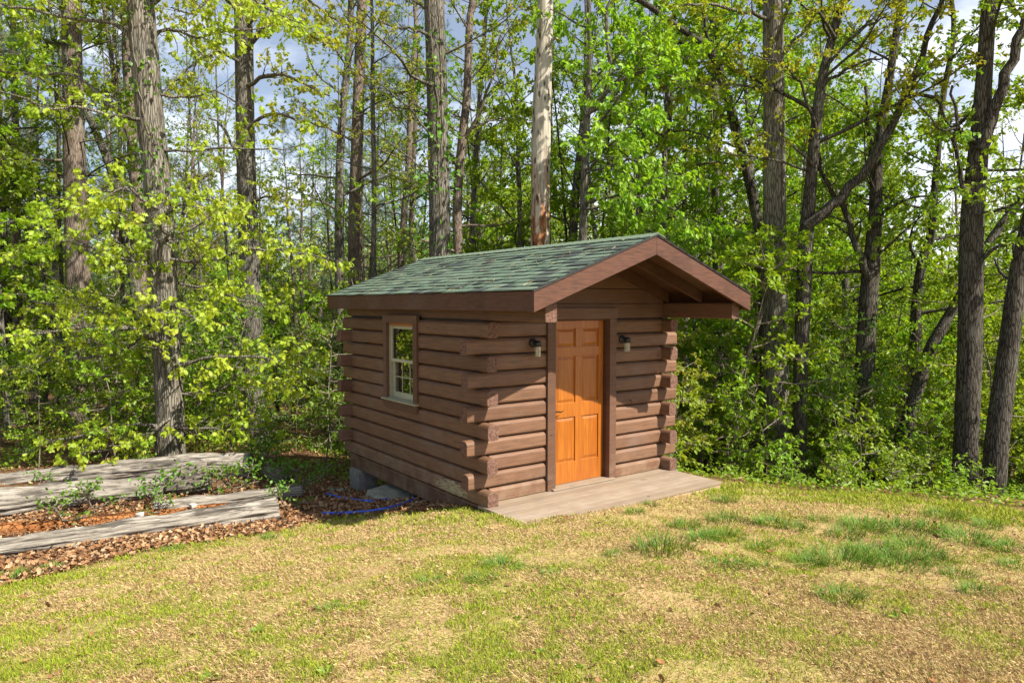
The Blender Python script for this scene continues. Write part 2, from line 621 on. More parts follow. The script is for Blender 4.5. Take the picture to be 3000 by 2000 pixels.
bg = wn('ShaderNodeBackground', {'Color': mixc.outputs[2], 'Strength': .066})
wo = wn('ShaderNodeOutputWorld', {'Surface': bg.outputs[0]})
scene.view_settings.view_transform = 'Standard'
scene.view_settings.look = 'None'
scene.view_settings.exposure = 1.0
scene.view_settings.gamma = 1
scene.cycles.max_bounces = 9
scene.cycles.diffuse_bounces = 6
scene.cycles.transmission_bounces = 6
scene.cycles.transparent_max_bounces = 8
scene.cycles.use_denoising = True
scene.cycles.denoiser = 'OPENIMAGEDENOISE'
scene.cycles.denoising_input_passes = 'RGB_ALBEDO_NORMAL'
scene.cycles.denoising_prefilter = 'ACCURATE'
scene.cycles.sample_clamp_indirect = 6

# ------------------------------------------------------------------ ground
# where the lawn ends: photo points on the ground, walked from far left to the porch and on to the right
LAWN_PX = [(-500, 1420), (0, 1345), (330, 1272), (640, 1216), (765, 1192), (880, 1178), (1000, 1172), (1110, 1168)]
LAWN_L = np.array([on_ground(*p)[:2] for p in LAWN_PX])
LAWN_R = np.array([on_ground(*p)[:2] for p in [(1660, 1128), (1830, 1140), (2050, 1156), (2350, 1192), (2600, 1220)]])


def smooth_noise(x, y, s, seed=0):
    """cheap value noise, vectorised"""
    x = np.asarray(x) * s + seed * 17.3
    y = np.asarray(y) * s + seed * 9.1
    xi, yi = np.floor(x).astype(int), np.floor(y).astype(int)
    fx, fy = x - xi, y - yi
    fx, fy = fx * fx * (3 - 2 * fx), fy * fy * (3 - 2 * fy)

    def h(a, b):
        v = np.sin(a * 127.1 + b * 311.7 + seed * 74.7) * 43758.5453
        return v - np.floor(v)
    return (h(xi, yi) * (1 - fx) + h(xi + 1, yi) * fx) * (1 - fy) + (h(xi, yi + 1) * (1 - fx) + h(xi + 1, yi + 1) * fx) * fy


def fbm(x, y, s, seed=0):
    return (smooth_noise(x, y, s, seed) + .5 * smooth_noise(x, y, s * 2.1, seed + 1) + .25 * smooth_noise(x, y, s * 4.3, seed + 2)) / 1.75


def lawn_amount(x, y):
    """1 on the lawn, 0 in the woods, under the cabin and in the litter by the logs"""
    x = np.asarray(x, float)
    y = np.asarray(y, float)
    w = (fbm(x, y, 1.6, 5) - .5) * .55
    yl = np.interp(x, LAWN_L[:, 0], LAWN_L[:, 1])
    yr = np.interp(x, LAWN_R[:, 0], LAWN_R[:, 1])
    u, v = to_cab(x, y)
    left = np.clip((yl + w - y) / .30 + .5, 0, 1)
    right = np.clip((yr + .75 + w * .5 - y) / .7 + .5, 0, 1)
    mid = (v < -.02).astype(float)
    a = np.where(x < LAWN_L[-1, 0], left, np.where(x > LAWN_R[0, 0], right, mid))
    return a


def in_porch(x, y, m=0.0):
    u, v = to_cab(x, y)
    return (u > -.03 - m) & (u < 3.07 + m) & (v > -.955 - m + .10 * np.clip(1 - u / 1.2, 0, 1)) & (v < .2)


gx = np.unique(np.r_[np.linspace(-400, -40, 16), np.linspace(-40, -9, 32), np.linspace(-9, 9, 181), np.linspace(9, 40, 32), np.linspace(40, 400, 16)])
gy = np.unique(np.r_[np.linspace(-400, -10, 16), np.linspace(-10, 1.5, 12), np.linspace(1.5, 15, 136), np.linspace(15, 60, 46), np.linspace(60, 400, 16)])
GX, GY = np.meshgrid(gx, gy, indexing='ij')
GZ = H(GX, GY)
ny = len(gy)
ii = (np.arange(len(gx) - 1)[:, None] * ny + np.arange(ny - 1)[None]).ravel()
la = lawn_amount(GX, GY).ravel()
gt = NT('lawn soil and forest floor')
la_n = gt.n('ShaderNodeAttribute', attribute_name='tint').outputs['Color']
co_ = gt.coord()
n1 = gt.noise(co_, 1.3, 6, .62)
n2 = gt.noise(co_, 60, 4, .7)
n3 = gt.noise(co_, 14, 5, .65)
thatch = gt.ramp(n2, [(.3, (.22, .14, .065)), (.5, (.42, .29, .14)), (.72, (.58, .44, .24))])
green = gt.ramp(n2, [(.3, (.14, .16, .025)), (.7, (.32, .33, .05))])
lawn_c = gt.mix(gt.ramp(gt.mix(.5, n1, n3), [(.42, 0), (.62, .75)]), thatch, green)
soil = gt.ramp(gt.mix(.4, n3, n2), [(.35, (.05, .03, .016)), (.5, (.13, .072, .036)), (.68, (.24, .135, .065))])
ground_c = gt.mix(la_n, soil, lawn_c)
m_ground = gt.finish(ground_c, .95, gt.bump(gt.mix(.5, n2, n3), .8, .02), .1)
gme = mesh_arrays('ground', np.c_[GX.ravel(), GY.ravel(), GZ.ravel()], np.c_[ii, ii + ny, ii + ny + 1, ii + 1], m_ground, True, np.c_[la, la, la])
tag(obj('ground', gme), 'sloping yard soil with dry lawn and brown forest floor', 'ground', kind='structure')

# ------------------------------------------------------------------ cabin
T = .145
PR = .16
WID = 3.13
LEN = 3.66
UC, HS = 1.539, 1.705
OF, OB = 1.199, .33
COURSE = .19
Z0 = -.025


def roof_z(u):
    return 2.398 + .622 * (1 - abs(u - UC) / HS)


cabin = empty('log_cabin', (CX0, CY0, 0), YAW)
tag(cabin, 'small brown log cabin with green shingle roof and orange door', 'cabin')
rnd = random.Random(3)


def log_prof(off, z, sign, flip=1):
    """rounded log section; outer face at off, thickness going inward along sign"""
    p = [(0, .030), (.010, .013), (.030, .006), (T - .030, .006), (T - .010, .013), (T, .030), (T, .146), (T - .018, .172), (T - .045, .184), (.045, .184), (.018, .172), (0, .146)]
    return [(off + sign * a, z + b) for a, b in p]


def left_log(mb, k, a, b, off, sign):
    j = rnd.uniform(-.003, .003)
    mb.prism(log_prof(off + j, Z0 + COURSE * k, sign), a, b, 'v')


def cross_log(mb, k, a, b, off, sign):
    j = rnd.uniform(-.003, .003)
    mb.prism(log_prof(off + j, Z0 + COURSE * k, sign), a, b, 'u')


def rp():
    return rnd.uniform(-.012, .012)


WV0, WV1 = 1.46, 2.33
mb = MB()
for k in range(11):
    a = -PR + rp() if k % 2 == 0 else T + .001
    b = LEN + PR + rp() if k % 2 == 0 else LEN - T - .001
    if k >= 5 and k < 11:
        left_log(mb, k, a, WV0, 0, 1)
        left_log(mb, k, WV1, b, 0, 1)
    else:
        left_log(mb, k, a, b, 0, 1)
mb.build('log_wall', MAT['log_paint'], cabin, .004, caps=MAT['end_grain'], seg=1)
mb, mb2 = MB(), MB()
for k in range(11):
    a = -PR + rp() if k % 2 else T + .001
    b = WID + PR + rp() if k % 2 else WID - T - .001
    cross_log(mb, k, a, .975, 0, 1)
    cross_log(mb2, k, 2.09, b, 0, 1)
mb2.build('log_wall', MAT['log_paint'], cabin, .004, caps=MAT['end_grain'], seg=1)
mb.build('log_wall', MAT['log_paint'], cabin, .004, caps=MAT['end_grain'], seg=1)
mb = MB()
for k in range(11):
    a = -PR + rp() if k % 2 == 0 else T + .001
    b = LEN + PR if k % 2 == 0 else LEN - T - .001
    left_log(mb, k, a, b, WID, -1)
mb.build('log_wall', MAT['log_paint'], cabin, .004, caps=MAT['end_grain'], seg=1)
mb = MB()
for k in range(11):
    a = -PR + rp() if k % 2 else T + .001
    b = WID + PR if k % 2 else WID - T - .001
    cross_log(mb, k, a, b, LEN, -1)
mb.build('log_wall', MAT['log_paint'], cabin, .004, caps=MAT['end_grain'], seg=1)
# dark lining behind the joints, floor inside
mb = MB()
zl = 2.40
mb.box(.06, .09, .06, WV0, -.02, zl).box(.06, .09, WV1, LEN - .06, -.02, zl).box(.06, .09, WV0, WV1, -.02, .90)
mb.box(.095, .99, .06, .09, -.02, zl).box(2.08, WID - .095, .06, .09, -.02, zl).box(.99, 2.08, .06, .09, 2.15, zl)
mb.box(WID - .09, WID - .06, .06, LEN - .06, -.02, zl).box(.095, WID - .095, LEN - .09, LEN - .06, -.02, zl)
mb.box(.05, WID - .05, .05, LEN - .05, -.19, -.03)
mb.build('wall_lining', MAT['dark_room'], cabin)
# rim joist and ledge below the logs
mb = MB()
mb.box(.022, .07, .03, LEN - .02, -.235, -.047)
mb.box(.004, .06, .02, LEN - .01, -.045, -.0245)
mb.build('rim_joist', MAT['trim_paint'], cabin, .003)
mb = MB()
mb.box(.10, WID - .03, LEN - .07, LEN - .02, -.235, -.045)
mb.box(WID - .07, WID - .022, .03, LEN - .02, -.235, -.045)
mb.build('rim_joist', MAT['trim_paint'], cabin, .003)
# plate beams that run out under the porch roof
for u0, u1 in ((.056, .203), (3.020, 3.166)):
    mb = MB()
    mb.prism([(u0, 2.09), (u0 + .012, 2.074), (u1 - .012, 2.074), (u1, 2.09), (u1, 2.255), (u1 - .012, 2.272), (u0 + .012, 2.272), (u0, 2.255)], -1.10, LEN + .1, 'v')
    mb.build('beam', MAT['trim_paint'], cabin, caps=MAT['end_grain'])
# boards of the gable ends
for v0, v1, oldv in ((.012, .055, 0), (LEN - .055, LEN - .012, 1)):
    mb = MB()
    z = 2.076
    while z < 2.95:
        z1 = min(z + .182, 2.955)

        def hw(zz):
            return min(1.478, HS * (1 - (zz - 2.37) / .622)) if zz > 2.37 else 1.478
        a, b = hw(z), max(.02, hw(z1))
        vs = [(UC - a, v0, z), (UC + a, v0, z), (UC + b, v0 + .012, z1), (UC - b, v0 + .012, z1), (UC - a, v1, z), (UC + a, v1, z), (UC + b, v1, z1), (UC - b, v1, z1)]
        mb.add(vs, [(0, 1, 2, 3), (7, 6, 5, 4), (0, 4, 5, 1), (1, 5, 6, 2), (2, 6, 7, 3), (3, 7, 4, 0)])
        z += .190
    mb.build('gable_boards', MAT['trim_paint'], cabin)

# roof: sheathing is the part, its shingles, fascia and rakes are sub-parts
EL, ER = UC - HS, UC + HS
V0, V1 = -OF, LEN + OB
mb = MB()
for s in (-1, 1):
    e = UC + s * HS
    vs = []
    for v in (V0 + .042, V1 - .042):
        vs += [(e - s * .042, v, roof_z(e - s * .042) - .045), (UC, v, roof_z(UC) - .045), (UC, v, roof_z(UC) - .016), (e - s * .042, v, roof_z(e - s * .042) - .016)]
    mb.add(vs, [(0, 1, 2, 3), (7, 6, 5, 4), (0, 4, 5, 1), (2, 6, 7, 3), (0, 3, 7, 4), (1, 5, 6, 2)])
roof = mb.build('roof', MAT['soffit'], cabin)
for s in (-1, 1):
    e = UC + s * HS
    mb = MB()
    a, b = sorted((e, e - s * .04))
    mb.box(a, b, V0 + .001, V1 - .001, 2.186, roof_z(e) - .018)
    mb.build('fascia_board', MAT['fascia_paint'], roof, .002)
for va, vb in ((V0, V0 + .041), (V1 - .041, V1)):
    for s in (-1, 1):
        e = UC + s * HS
        mb = MB()
        i_ = e
        vs = []
        for v in (va - .004, vb):
            vs += [(i_ + s * .003, v, roof_z(i_) - .222), (UC + s * .0015, v, roof_z(UC) - .222), (UC + s * .0015, v, roof_z(UC) - .020), (i_ + s * .003, v, roof_z(i_) - .020)]
        mb.add(vs, [(0, 1, 2, 3), (7, 6, 5, 4), (0, 4, 5, 1), (2, 6, 7, 3), (0, 3, 7, 4), (1, 5, 6, 2)])
        mb.build('rake_board', MAT['fascia_paint'], roof, .002)
# the rafters one sees under the porch roof
for v in (-.62, -.06):
    for s in (-1, 1):
        e = UC + s * (HS - .20)
        mb = MB()
        vs = []
        for vv in (v, v + .04):
            vs += [(e, vv, roof_z(e) - .19), (UC + s * .02, vv, roof_z(UC) - .19), (UC + s * .02, vv, roof_z(UC) - .05), (e, vv, roof_z(e) - .05)]
        mb.add(vs, [(0, 1, 2, 3), (7, 6, 5, 4), (0, 4, 5, 1), (2, 6, 7, 3), (0, 3, 7, 4), (1, 5, 6, 2)])
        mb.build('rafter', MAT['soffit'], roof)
# drip edge (dark metal line over the rakes)
m_drip = simple('dark drip edge', (.03, .026, .024), .5)
for va in (V0 - .016, V1 - .01):
    mb = MB()
    for s in (-1, 1):
        e = UC + s * (HS + .015)
        vs = []
        for v in (va, va + .026):
            vs += [(e, v, roof_z(e) - .020), (UC + s * .001, v, roof_z(UC) - .018), (UC + s * .001, v, roof_z(UC) + .003), (e, v, roof_z(e) + .001)]
        mb.add(vs, [(0, 1, 2, 3), (7, 6, 5, 4), (0, 4, 5, 1), (2, 6, 7, 3), (0, 3, 7, 4), (1, 5, 6, 2)])
    mb.build('drip_edge', m_drip, roof)
# shingles: real overlapping tabs
SL = math.hypot(HS, .622)
ncour = 14
cs = (SL + .02) / ncour
V, F = [], []
for s in (-1, 1):
    for c in range(ncour):
        d0 = -.02 + c * cs
        d1 = d0 + cs * 1.25
        v = V0 - .022 - rnd.uniform(0, .2)
        while v < V1 + .02:
            wd = rnd.choice((.13, .17, .21, .25, .30))
            va, vb = max(v, V0 - .022), min(v + wd, V1 + .02)
            v += wd
            if vb - va < .02:
                continue
            lift = .014 + rnd.choice((0, 0, .004, .008))
            dd = d0 - rnd.choice((0, .004, .012, .02)) * (c > 0)
            pts = []
            for (vv, d, h) in ((va, dd, lift), (vb, dd, lift + rnd.uniform(-.001, .002)), (vb, min(d1, SL), .004), (va, min(d1, SL), .004), (va, dd, lift - .007), (vb, dd, lift - .007)):
                t = d / SL
                u = UC + s * HS * (1 - t)
                z = roof_z(UC + s * HS) + .622 * t - .014
                pts.append((u + s * h * .34, vv, z + h * .94))
            n = len(V)
            V += pts
            F += [(n, n + 1, n + 2, n + 3) if s < 0 else (n + 3, n + 2, n + 1, n), (n + 4, n + 5, n + 1, n) if s < 0 else (n, n + 1, n + 5, n + 4)]
me = mesh_arrays('shingles', V, np.array(F), MAT['shingle'])
obj('shingles', me, roof)
# ridge caps
V, F = [], []
v = V0 - .02
zc = roof_z(UC) + .004
while v < V1 + .02:
    n = len(V)
    for vv, h in ((v, .010), (min(v + .20, V1 + .025), .002)):
        V += [(UC - .125, vv, zc - .125 * .365 + h), (UC, vv, zc + h + .004), (UC + .125, vv, zc - .125 * .365 + h)]
    V += [(UC - .125, v, zc - .125 * .365), (UC, v, zc), (UC + .125, v, zc - .125 * .365)]
    F += [(n, n + 1, n + 4, n + 3), (n + 1, n + 2, n + 5, n + 4), (n + 6, n + 7, n + 1, n), (n + 7, n + 8, n + 2, n + 1)]
    v += .145
obj('ridge_cap', mesh_arrays('ridge_cap', V, np.array(F), MAT['ridge']), roof)

# twigs, straw and small leaves that fell on the roof
gr = np.random.default_rng(91)
nr_ = 420
vv_ = gr.uniform(V0 + .1, V1 - .1, nr_)
tt_ = gr.beta(1.3, 1.6, nr_)
keep_ = gr.random(nr_) < .25 + .75 * (np.sin(vv_ * 2.6 + 3 * tt_) > .1)
vv_, tt_ = vv_[keep_], tt_[keep_]
uu_ = UC - HS * (1 - tt_)
zz_ = 2.398 + .622 * tt_ + .014
LL = gr.uniform(.02, .075, len(uu_)) * np.where(gr.random(len(uu_)) < .2, 1.8, 1)
aa_ = gr.uniform(0, 6.28, len(uu_))
ww_ = gr.uniform(.002, .006, len(uu_))
sl_ = .622 / HS


def rpt(a, b):
    return np.c_[uu_ + a, vv_ + b, zz_ + a * sl_]


ca_, sa_ = np.cos(aa_), np.sin(aa_)
Vr = np.stack([rpt(-ca_ * LL / 2 - sa_ * ww_, -sa_ * LL / 2 + ca_ * ww_), rpt(-ca_ * LL / 2 + sa_ * ww_, -sa_ * LL / 2 - ca_ * ww_),
               rpt(ca_ * LL / 2 + sa_ * ww_ * .4, sa_ * LL / 2 - ca_ * ww_ * .4), rpt(ca_ * LL / 2 - sa_ * ww_ * .4, sa_ * LL / 2 + ca_ * ww_ * .4)], 1).reshape(-1, 3)
Vr[:, 2] += .006 * gr.random(len(Vr))
pr_ = np.array([(.32, .22, .10), (.24, .14, .06), (.36, .27, .14), (.18, .10, .05)])
tr_ = np.repeat(pr_[gr.integers(0, 4, len(uu_))], 4, 0)
m_rl = NT('roof litter')
m_rl = m_rl.finish(m_rl.n('ShaderNodeAttribute', attribute_name='tint').outputs['Color'], .9)
rl = obj('roof_litter', mesh_arrays('roof_litter', Vr, np.arange(len(uu_) * 4).reshape(-1, 4), m_rl, False, tr_))
rl.location = (CX0, CY0, 0)
rl.rotation_euler = (0, 0, YAW)
tag(rl, 'brown straw and twig bits lying on the green shingles', 'litter', kind='stuff')

# door, its frame and threshold
mb = MB()
mb.box(.962, 1.086, -.028, .05, .0, 2.068)
mb.box(1.985, 2.100, -.028, .05, .0, 2.068)
mb.box(.945, 2.117, -.032, .05, 2.070, 2.205)
mb.build('door_frame', MAT['trim_paint'], cabin, .003)
mb = MB()
mb.box(1.035, 1.062, .052, .16, .02, 2.066)
mb.box(1.972, 2.02, .052, .16, .02, 2.066)
mb.box(1.964, 1.9715, .112, .14, .03, 2.05)
mb.box(1.064, 1.970, .052, .16, 2.052, 2.10)
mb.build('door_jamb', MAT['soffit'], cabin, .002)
mb = MB()
mb.box(1.02, 2.05, -.075, .16, .003, .022)
mb.build('threshold', MAT['porch'], cabin, .004)
door = None
mb = MB()
D0, D1 = .082, .122
us = [1.064, 1.180, 1.495, 1.600, 1.888, 1.970]
zs = [.026, .290, .850, 1.030, 1.610, 1.725, 1.955, 2.05]
mb.box(us[0], us[1], D0, D1, zs[0], zs[-1])
mb.box(us[4], us[5], D0, D1, zs[0], zs[-1])
for za, zb in ((zs[0], zs[1]), (zs[2], zs[3]), (zs[4], zs[5]), (zs[6], zs[7])):
    mb.box(us[1], us[4], D0 + .0004, D1, za, zb)
for za, zb in ((zs[1], zs[2]), (zs[3], zs[4]), (zs[5], zs[6])):
    mb.box(us[2], us[3], D0 + .0008, D1, za, zb)
door = mb.build('door', MAT['door'], cabin, .003)
for ua, ub in ((us[1], us[2]), (us[3], us[4])):
    for za, zb in ((zs[1], zs[2]), (zs[3], zs[4]), (zs[5], zs[6])):
        mb = MB()
        g = .045
        ya, yb = D0 + .016, D0 + .004
        o_ = [(ua, ya, za), (ub, ya, za), (ub, ya, zb), (ua, ya, zb)]
        q_ = [(ua + .012, ya, za + .012), (ub - .012, ya, za + .012), (ub - .012, ya, zb - .012), (ua + .012, ya, zb - .012)]
        i_ = [(ua + g, yb, za + g), (ub - g, yb, za + g), (ub - g, yb, zb - g), (ua + g, yb, zb - g)]
        fs = [(8, 9, 10, 11)]
        for k in range(4):
            fs += [(k, (k + 1) % 4, 4 + (k + 1) % 4, 4 + k), (4 + k, 4 + (k + 1) % 4, 8 + (k + 1) % 4, 8 + k)]
        mb.add(o_ + q_ + i_, fs)
        mb.build('door_panel', MAT['door'], door)
# lever handle
mb = MB()
uh, zh = 1.120, .940
for r0, va, vb, cz in ((.026, D0 - .012, D0, zh - .11), (.030, D0 - .008, D0, zh), (.014, D0 - .05, D0 - .006, zh)):
    if cz == zh and mb.v and r0 == .030:
        mb.build('lock', MAT['lever'], door, smooth=True)
        mb = MB()
    vs = []
    for vv in (va, vb):
        vs += [(uh + r0 * math.cos(t * math.pi / 7), vv, cz + r0 * math.sin(t * math.pi / 7)) for t in range(14)]
    mb.add(vs, [tuple(range(14)), tuple(range(27, 13, -1))] + [(i, (i + 1) % 14, 14 + (i + 1) % 14, 14 + i) for i in range(14)])
pts = [(uh, -.006, 0), (uh + .03, -.016, .006), (uh + .06, -.02, .002), (uh + .095, -.02, -.006), (uh + .12, -.018, .004), (uh + .135, -.012, .012)]
vs = []
for k, (a, b, c) in enumerate(pts):
    r0 = .011 - .0012 * k
    vs += [(a, D0 - .045 + b * .6 + r0 * math.cos(t * math.pi / 4), zh + c + r0 * math.sin(t * math.pi / 4)) for t in range(8)]
mb.add(vs, [(i * 8 + t, i * 8 + (t + 1) % 8, (i + 1) * 8 + (t + 1) % 8, (i + 1) * 8 + t) for i in range(len(pts) - 1) for t in range(8)] + [tuple(range(7, -1, -1)), tuple(range(len(pts) * 8 - 8, len(pts) * 8))])
mb.build('door_handle', MAT['lever'], door, smooth=True)

# window in the side wall
mb = MB()
WA, WB = 1.515, 2.275
mb.box(-.026, .02, 1.412, WA, .972, 2.0)
mb.box(-.026, .02, WB, 2.372, .972, 2.0)
mb.box(-.030, .02, 1.405, 2.378, 2.002, 2.110)
mb.box(-.024, .02, 1.425, 2.360, .850, .952)
win = mb.build('window', MAT['trim_paint'], cabin, .003)
mb = MB()
mb.box(.022, .13, WA - .03, WA + .012, .974, 2.02)
mb.build('frame', MAT['sash'], win, .002)
mb = MB()
mb.box(.022, .13, WB - .012, WB + .03, .974, 2.02)
mb.build('frame', MAT['sash'], win, .002)
mb = MB()
mb.box(.022, .13, WA + .013, WB - .013, 1.965, 2.03)
mb.build('frame', MAT['head_wood'], win, .002)
mb = MB()
mb.prism([(-.062, .953), (.14, .953), (.14, .990), (-.062, .972)], 1.40, 2.385, 'v')
mb.build('sill', MAT['sash'], win, .002)


def sash(u0, u1, z0, z1, rail, munt):
    mb = MB()
    a, b = WA + .013, WB - .013
    st = .042
    mb.box(u0, u1, a, a + st, z0, z1).box(u0, u1, b - st, b, z0, z1)
    mb.box(u0 + .001, u1 - .001, a + st, b - st, z0, z0 + rail).box(u0 + .001, u1 - .001, a + st, b - st, z1 - .04, z1)
    if munt:
        um = .5 * (u0 + u1)
        for i in (1, 2):
            c = a + st + (b - a - 2 * st) * i / 3
            mb.box(um - .010, um - .002, c - .008, c + .008, z0 + rail, z1 - .04)
        c = .5 * (z0 + rail + z1 - .04)
        mb.box(um - .0095, um - .0025, a + st, b - st, c - .008, c + .008)
    o = mb.build('sash', MAT['sash'], win, .002)
    um = .5 * (u0 + u1)
    mb = MB()
    mb.box(um, um + .004, a + st - .005, b - st + .005, z0 + rail - .005, z1 - .035)
    mb.build('pane', MAT['glass'], win)


sash(.035, .068, 1.475, 1.964, .040, False)
sash(.072, .105, .985, 1.515, .075, True)

# two jar lamps beside the door
for ul in (.752, 2.222):
    mb = MB()
    zl_ = 1.80
    vs = []
    prof = [(.055, -.0), (.055, -.010), (.044, -.022), (.020, -.028), (.016, -.07)]
    for r0, vv in prof:
        vs += [(ul + r0 * math.cos(t * math.pi / 10), vv - .002, zl_ + r0 * math.sin(t * math.pi / 10)) for t in range(20)]
    mb.add(vs, [(i * 20 + t, i * 20 + (t + 1) % 20, (i + 1) * 20 + (t + 1) % 20, (i + 1) * 20 + t) for i in range(4) for t in range(20)] + [tuple(range(80, 100))])
    mb.lathe([(.0, .045), (.022, .044), (.036, .034), (.043, .012), (.044, -.028), (.036, -.030), (.0, -.030)], (ul, -.095, zl_ - .012), 20)
    lamp = mb.build('wall_lamp', MAT['black_metal'], cabin, smooth=True)
    mb = MB()
    pr = []
    for i in range(15):
        z = -.028 - .105 * i / 14
        pr.append((.0365 + .003 * math.cos(i * math.pi), z))
    pr += [(.032, -.140), (.0, -.142)]
    mb.lathe(pr, (ul, -.095, zl_ - .012), 20)
    mb.build('glass_jar', MAT['jar'], lamp, smooth=True)
# small hook on the right log
mb = MB()
vs = []
hp = [(2.37, -.003, .992), (2.37, -.03, .992), (2.372, -.045, .975), (2.372, -.04, .952), (2.37, -.022, .945)]
for a, b, c in hp:
    vs += [(a + .005 * math.cos(t * math.pi / 3), b, c + .005 * math.sin(t * math.pi / 3)) for t in range(6)]
mb.add(vs, [(i * 6 + t, i * 6 + (t + 1) % 6, (i + 1) * 6 + (t + 1) % 6, (i + 1) * 6 + t) for i in range(len(hp) - 1) for t in range(6)])
mb.build('hook', MAT['black_metal'], cabin)

# porch floor
mb = MB()
vv = -.955
while vv < -.01:
    w_ = min(.136, -.004 - vv)
    if w_ > .03:
        mb.box(-.03 + rnd.uniform(-.004, .004), 3.06 + rnd.uniform(-.006, .006), vv, vv + w_, -.034, rnd.uniform(-.002, .0012))
    vv += .1395
porch = mb.build('porch_floor', MAT['porch'], cabin, .003)
mb = MB()
mb.box(0, 3.045, -.945, -.905, -.135, -.036)
mb.box(3.005, 3.045, -.904, 0, -.135, -.036)
mb.build('porch_joist', MAT['raw_wood'], porch, .002)

# concrete pier and stone under the raised corner
def block(name, c, size, rz, mat, label, cat, jit=.012, seed=0, group=None, ex=7):
    """a rough block: subdivided box with lumpy faces"""
    n = 7
    V, F = [], []
    g = np.linspace(-1, 1, n)
    for ax in range(3):
        for sg in (-1, 1):
            b0 = len(V)
            for a in g:
                for b in g:
                    p = [0, 0, 0]
                    p[ax] = sg
                    p[(ax + 1) % 3] = a
                    p[(ax + 2) % 3] = b * sg
                    q = np.array(p, float)
                    q = q / (np.sum(np.abs(q) ** ex) ** (1 / ex))
                    w = q * np.array(size) / 2
                    d = mnoise.noise(Vector(tuple(w * 7 + seed)))
                    V.append(tuple(w + q * d * jit))
            F += [(b0 + i * n + j, b0 + (i + 1) * n + j, b0 + (i + 1) * n + j + 1, b0 + i * n + j + 1) for i in range(n - 1) for j in range(n - 1)]
    me = mesh_arrays(name, V, np.array(F), mat, True)
    o = obj(name, me)
    o.location = c
    o.rotation_euler = (0, 0, rz)
    tag(o, label, cat, group)
    return o


p = cab(.13, 3.42)
gz = float(H(p[0], p[1]))
block('concrete_pier', (p[0], p[1], (gz - .12 - .24) / 2), (.30, .36, -.24 - gz + .12), YAW, MAT['concrete'], 'grey concrete pier under the raised rear corner of the cabin', 'pier', .006, ex=24)
p = cab(.12, 2.05)
o = block('stone_slab', (p[0], p[1], float(H(p[0], p[1])) + .035), (.62, 1.0, .09), YAW + .35, MAT['stone'], 'flat mossy stone slab lying under the cabin beside the hose', 'stone', .03, 4)
o.rotation_euler = (math.radians(5), math.radians(-3), YAW + .35)

# ------------------------------------------------------------------ weathered logs
def weathered(name, dark, mid, light, cubes=0.0):
    t = NT(name)
    n = t.noise(t.coord((1.6, 15, 15)), 1.6, 7, .68, .5)
    fine = t.noise(t.coord((3, 60, 60)), 1.5, 4, .6)
    h = t.mix(.35, n, fine)
    c = t.ramp(h, [(.38, dark), (.49, mid), (.64, light)])
    crack = t.ramp(t.noise(t.coord((.55, 8, 8)), 1.5, 5, .6, .6), [(.40, 1), (.455, 0)])
    c = t.mix(t.math('MULTIPLY', crack, .7), c, tuple(v * .4 for v in dark))
    if cubes:
        vo = t.n('ShaderNodeTexVoronoi', {'Vector': t.coord((16, 24, 24)), 'Scale': 1.0}, feature='DISTANCE_TO_EDGE').outputs['Distance']
        e = t.ramp(vo, [(0, 1), (.09, 0)])
        c = t.mix(t.math('MULTIPLY', e, cubes), c, (.05, .02, .008))
        h = t.mix(.6, h, t.math('SUBTRACT', 1.0, e))
    st = t.ramp(t.noise(t.coord((1, 2, 2)), 1.5, 4), [(.5, 0), (.7, .4)])
    c = t.mix(st, c, tuple(v * .55 for v in mid))
    return t.finish(c, .92, t.bump(h, .9, .02), .12)


MAT['log_grey'] = weathered('silver weathered wood', (.07, .06, .048), (.25, .222, .187), (.43, .39, .335))
MAT['log_dark'] = weathered('dark weathered wood', (.04, .033, .027), (.17, .145, .12), (.36, .32, .275))
MAT['log_rot'] = weathered('orange rotten wood', (.13, .045, .014), (.34, .135, .045), (.50, .25, .10), .9)


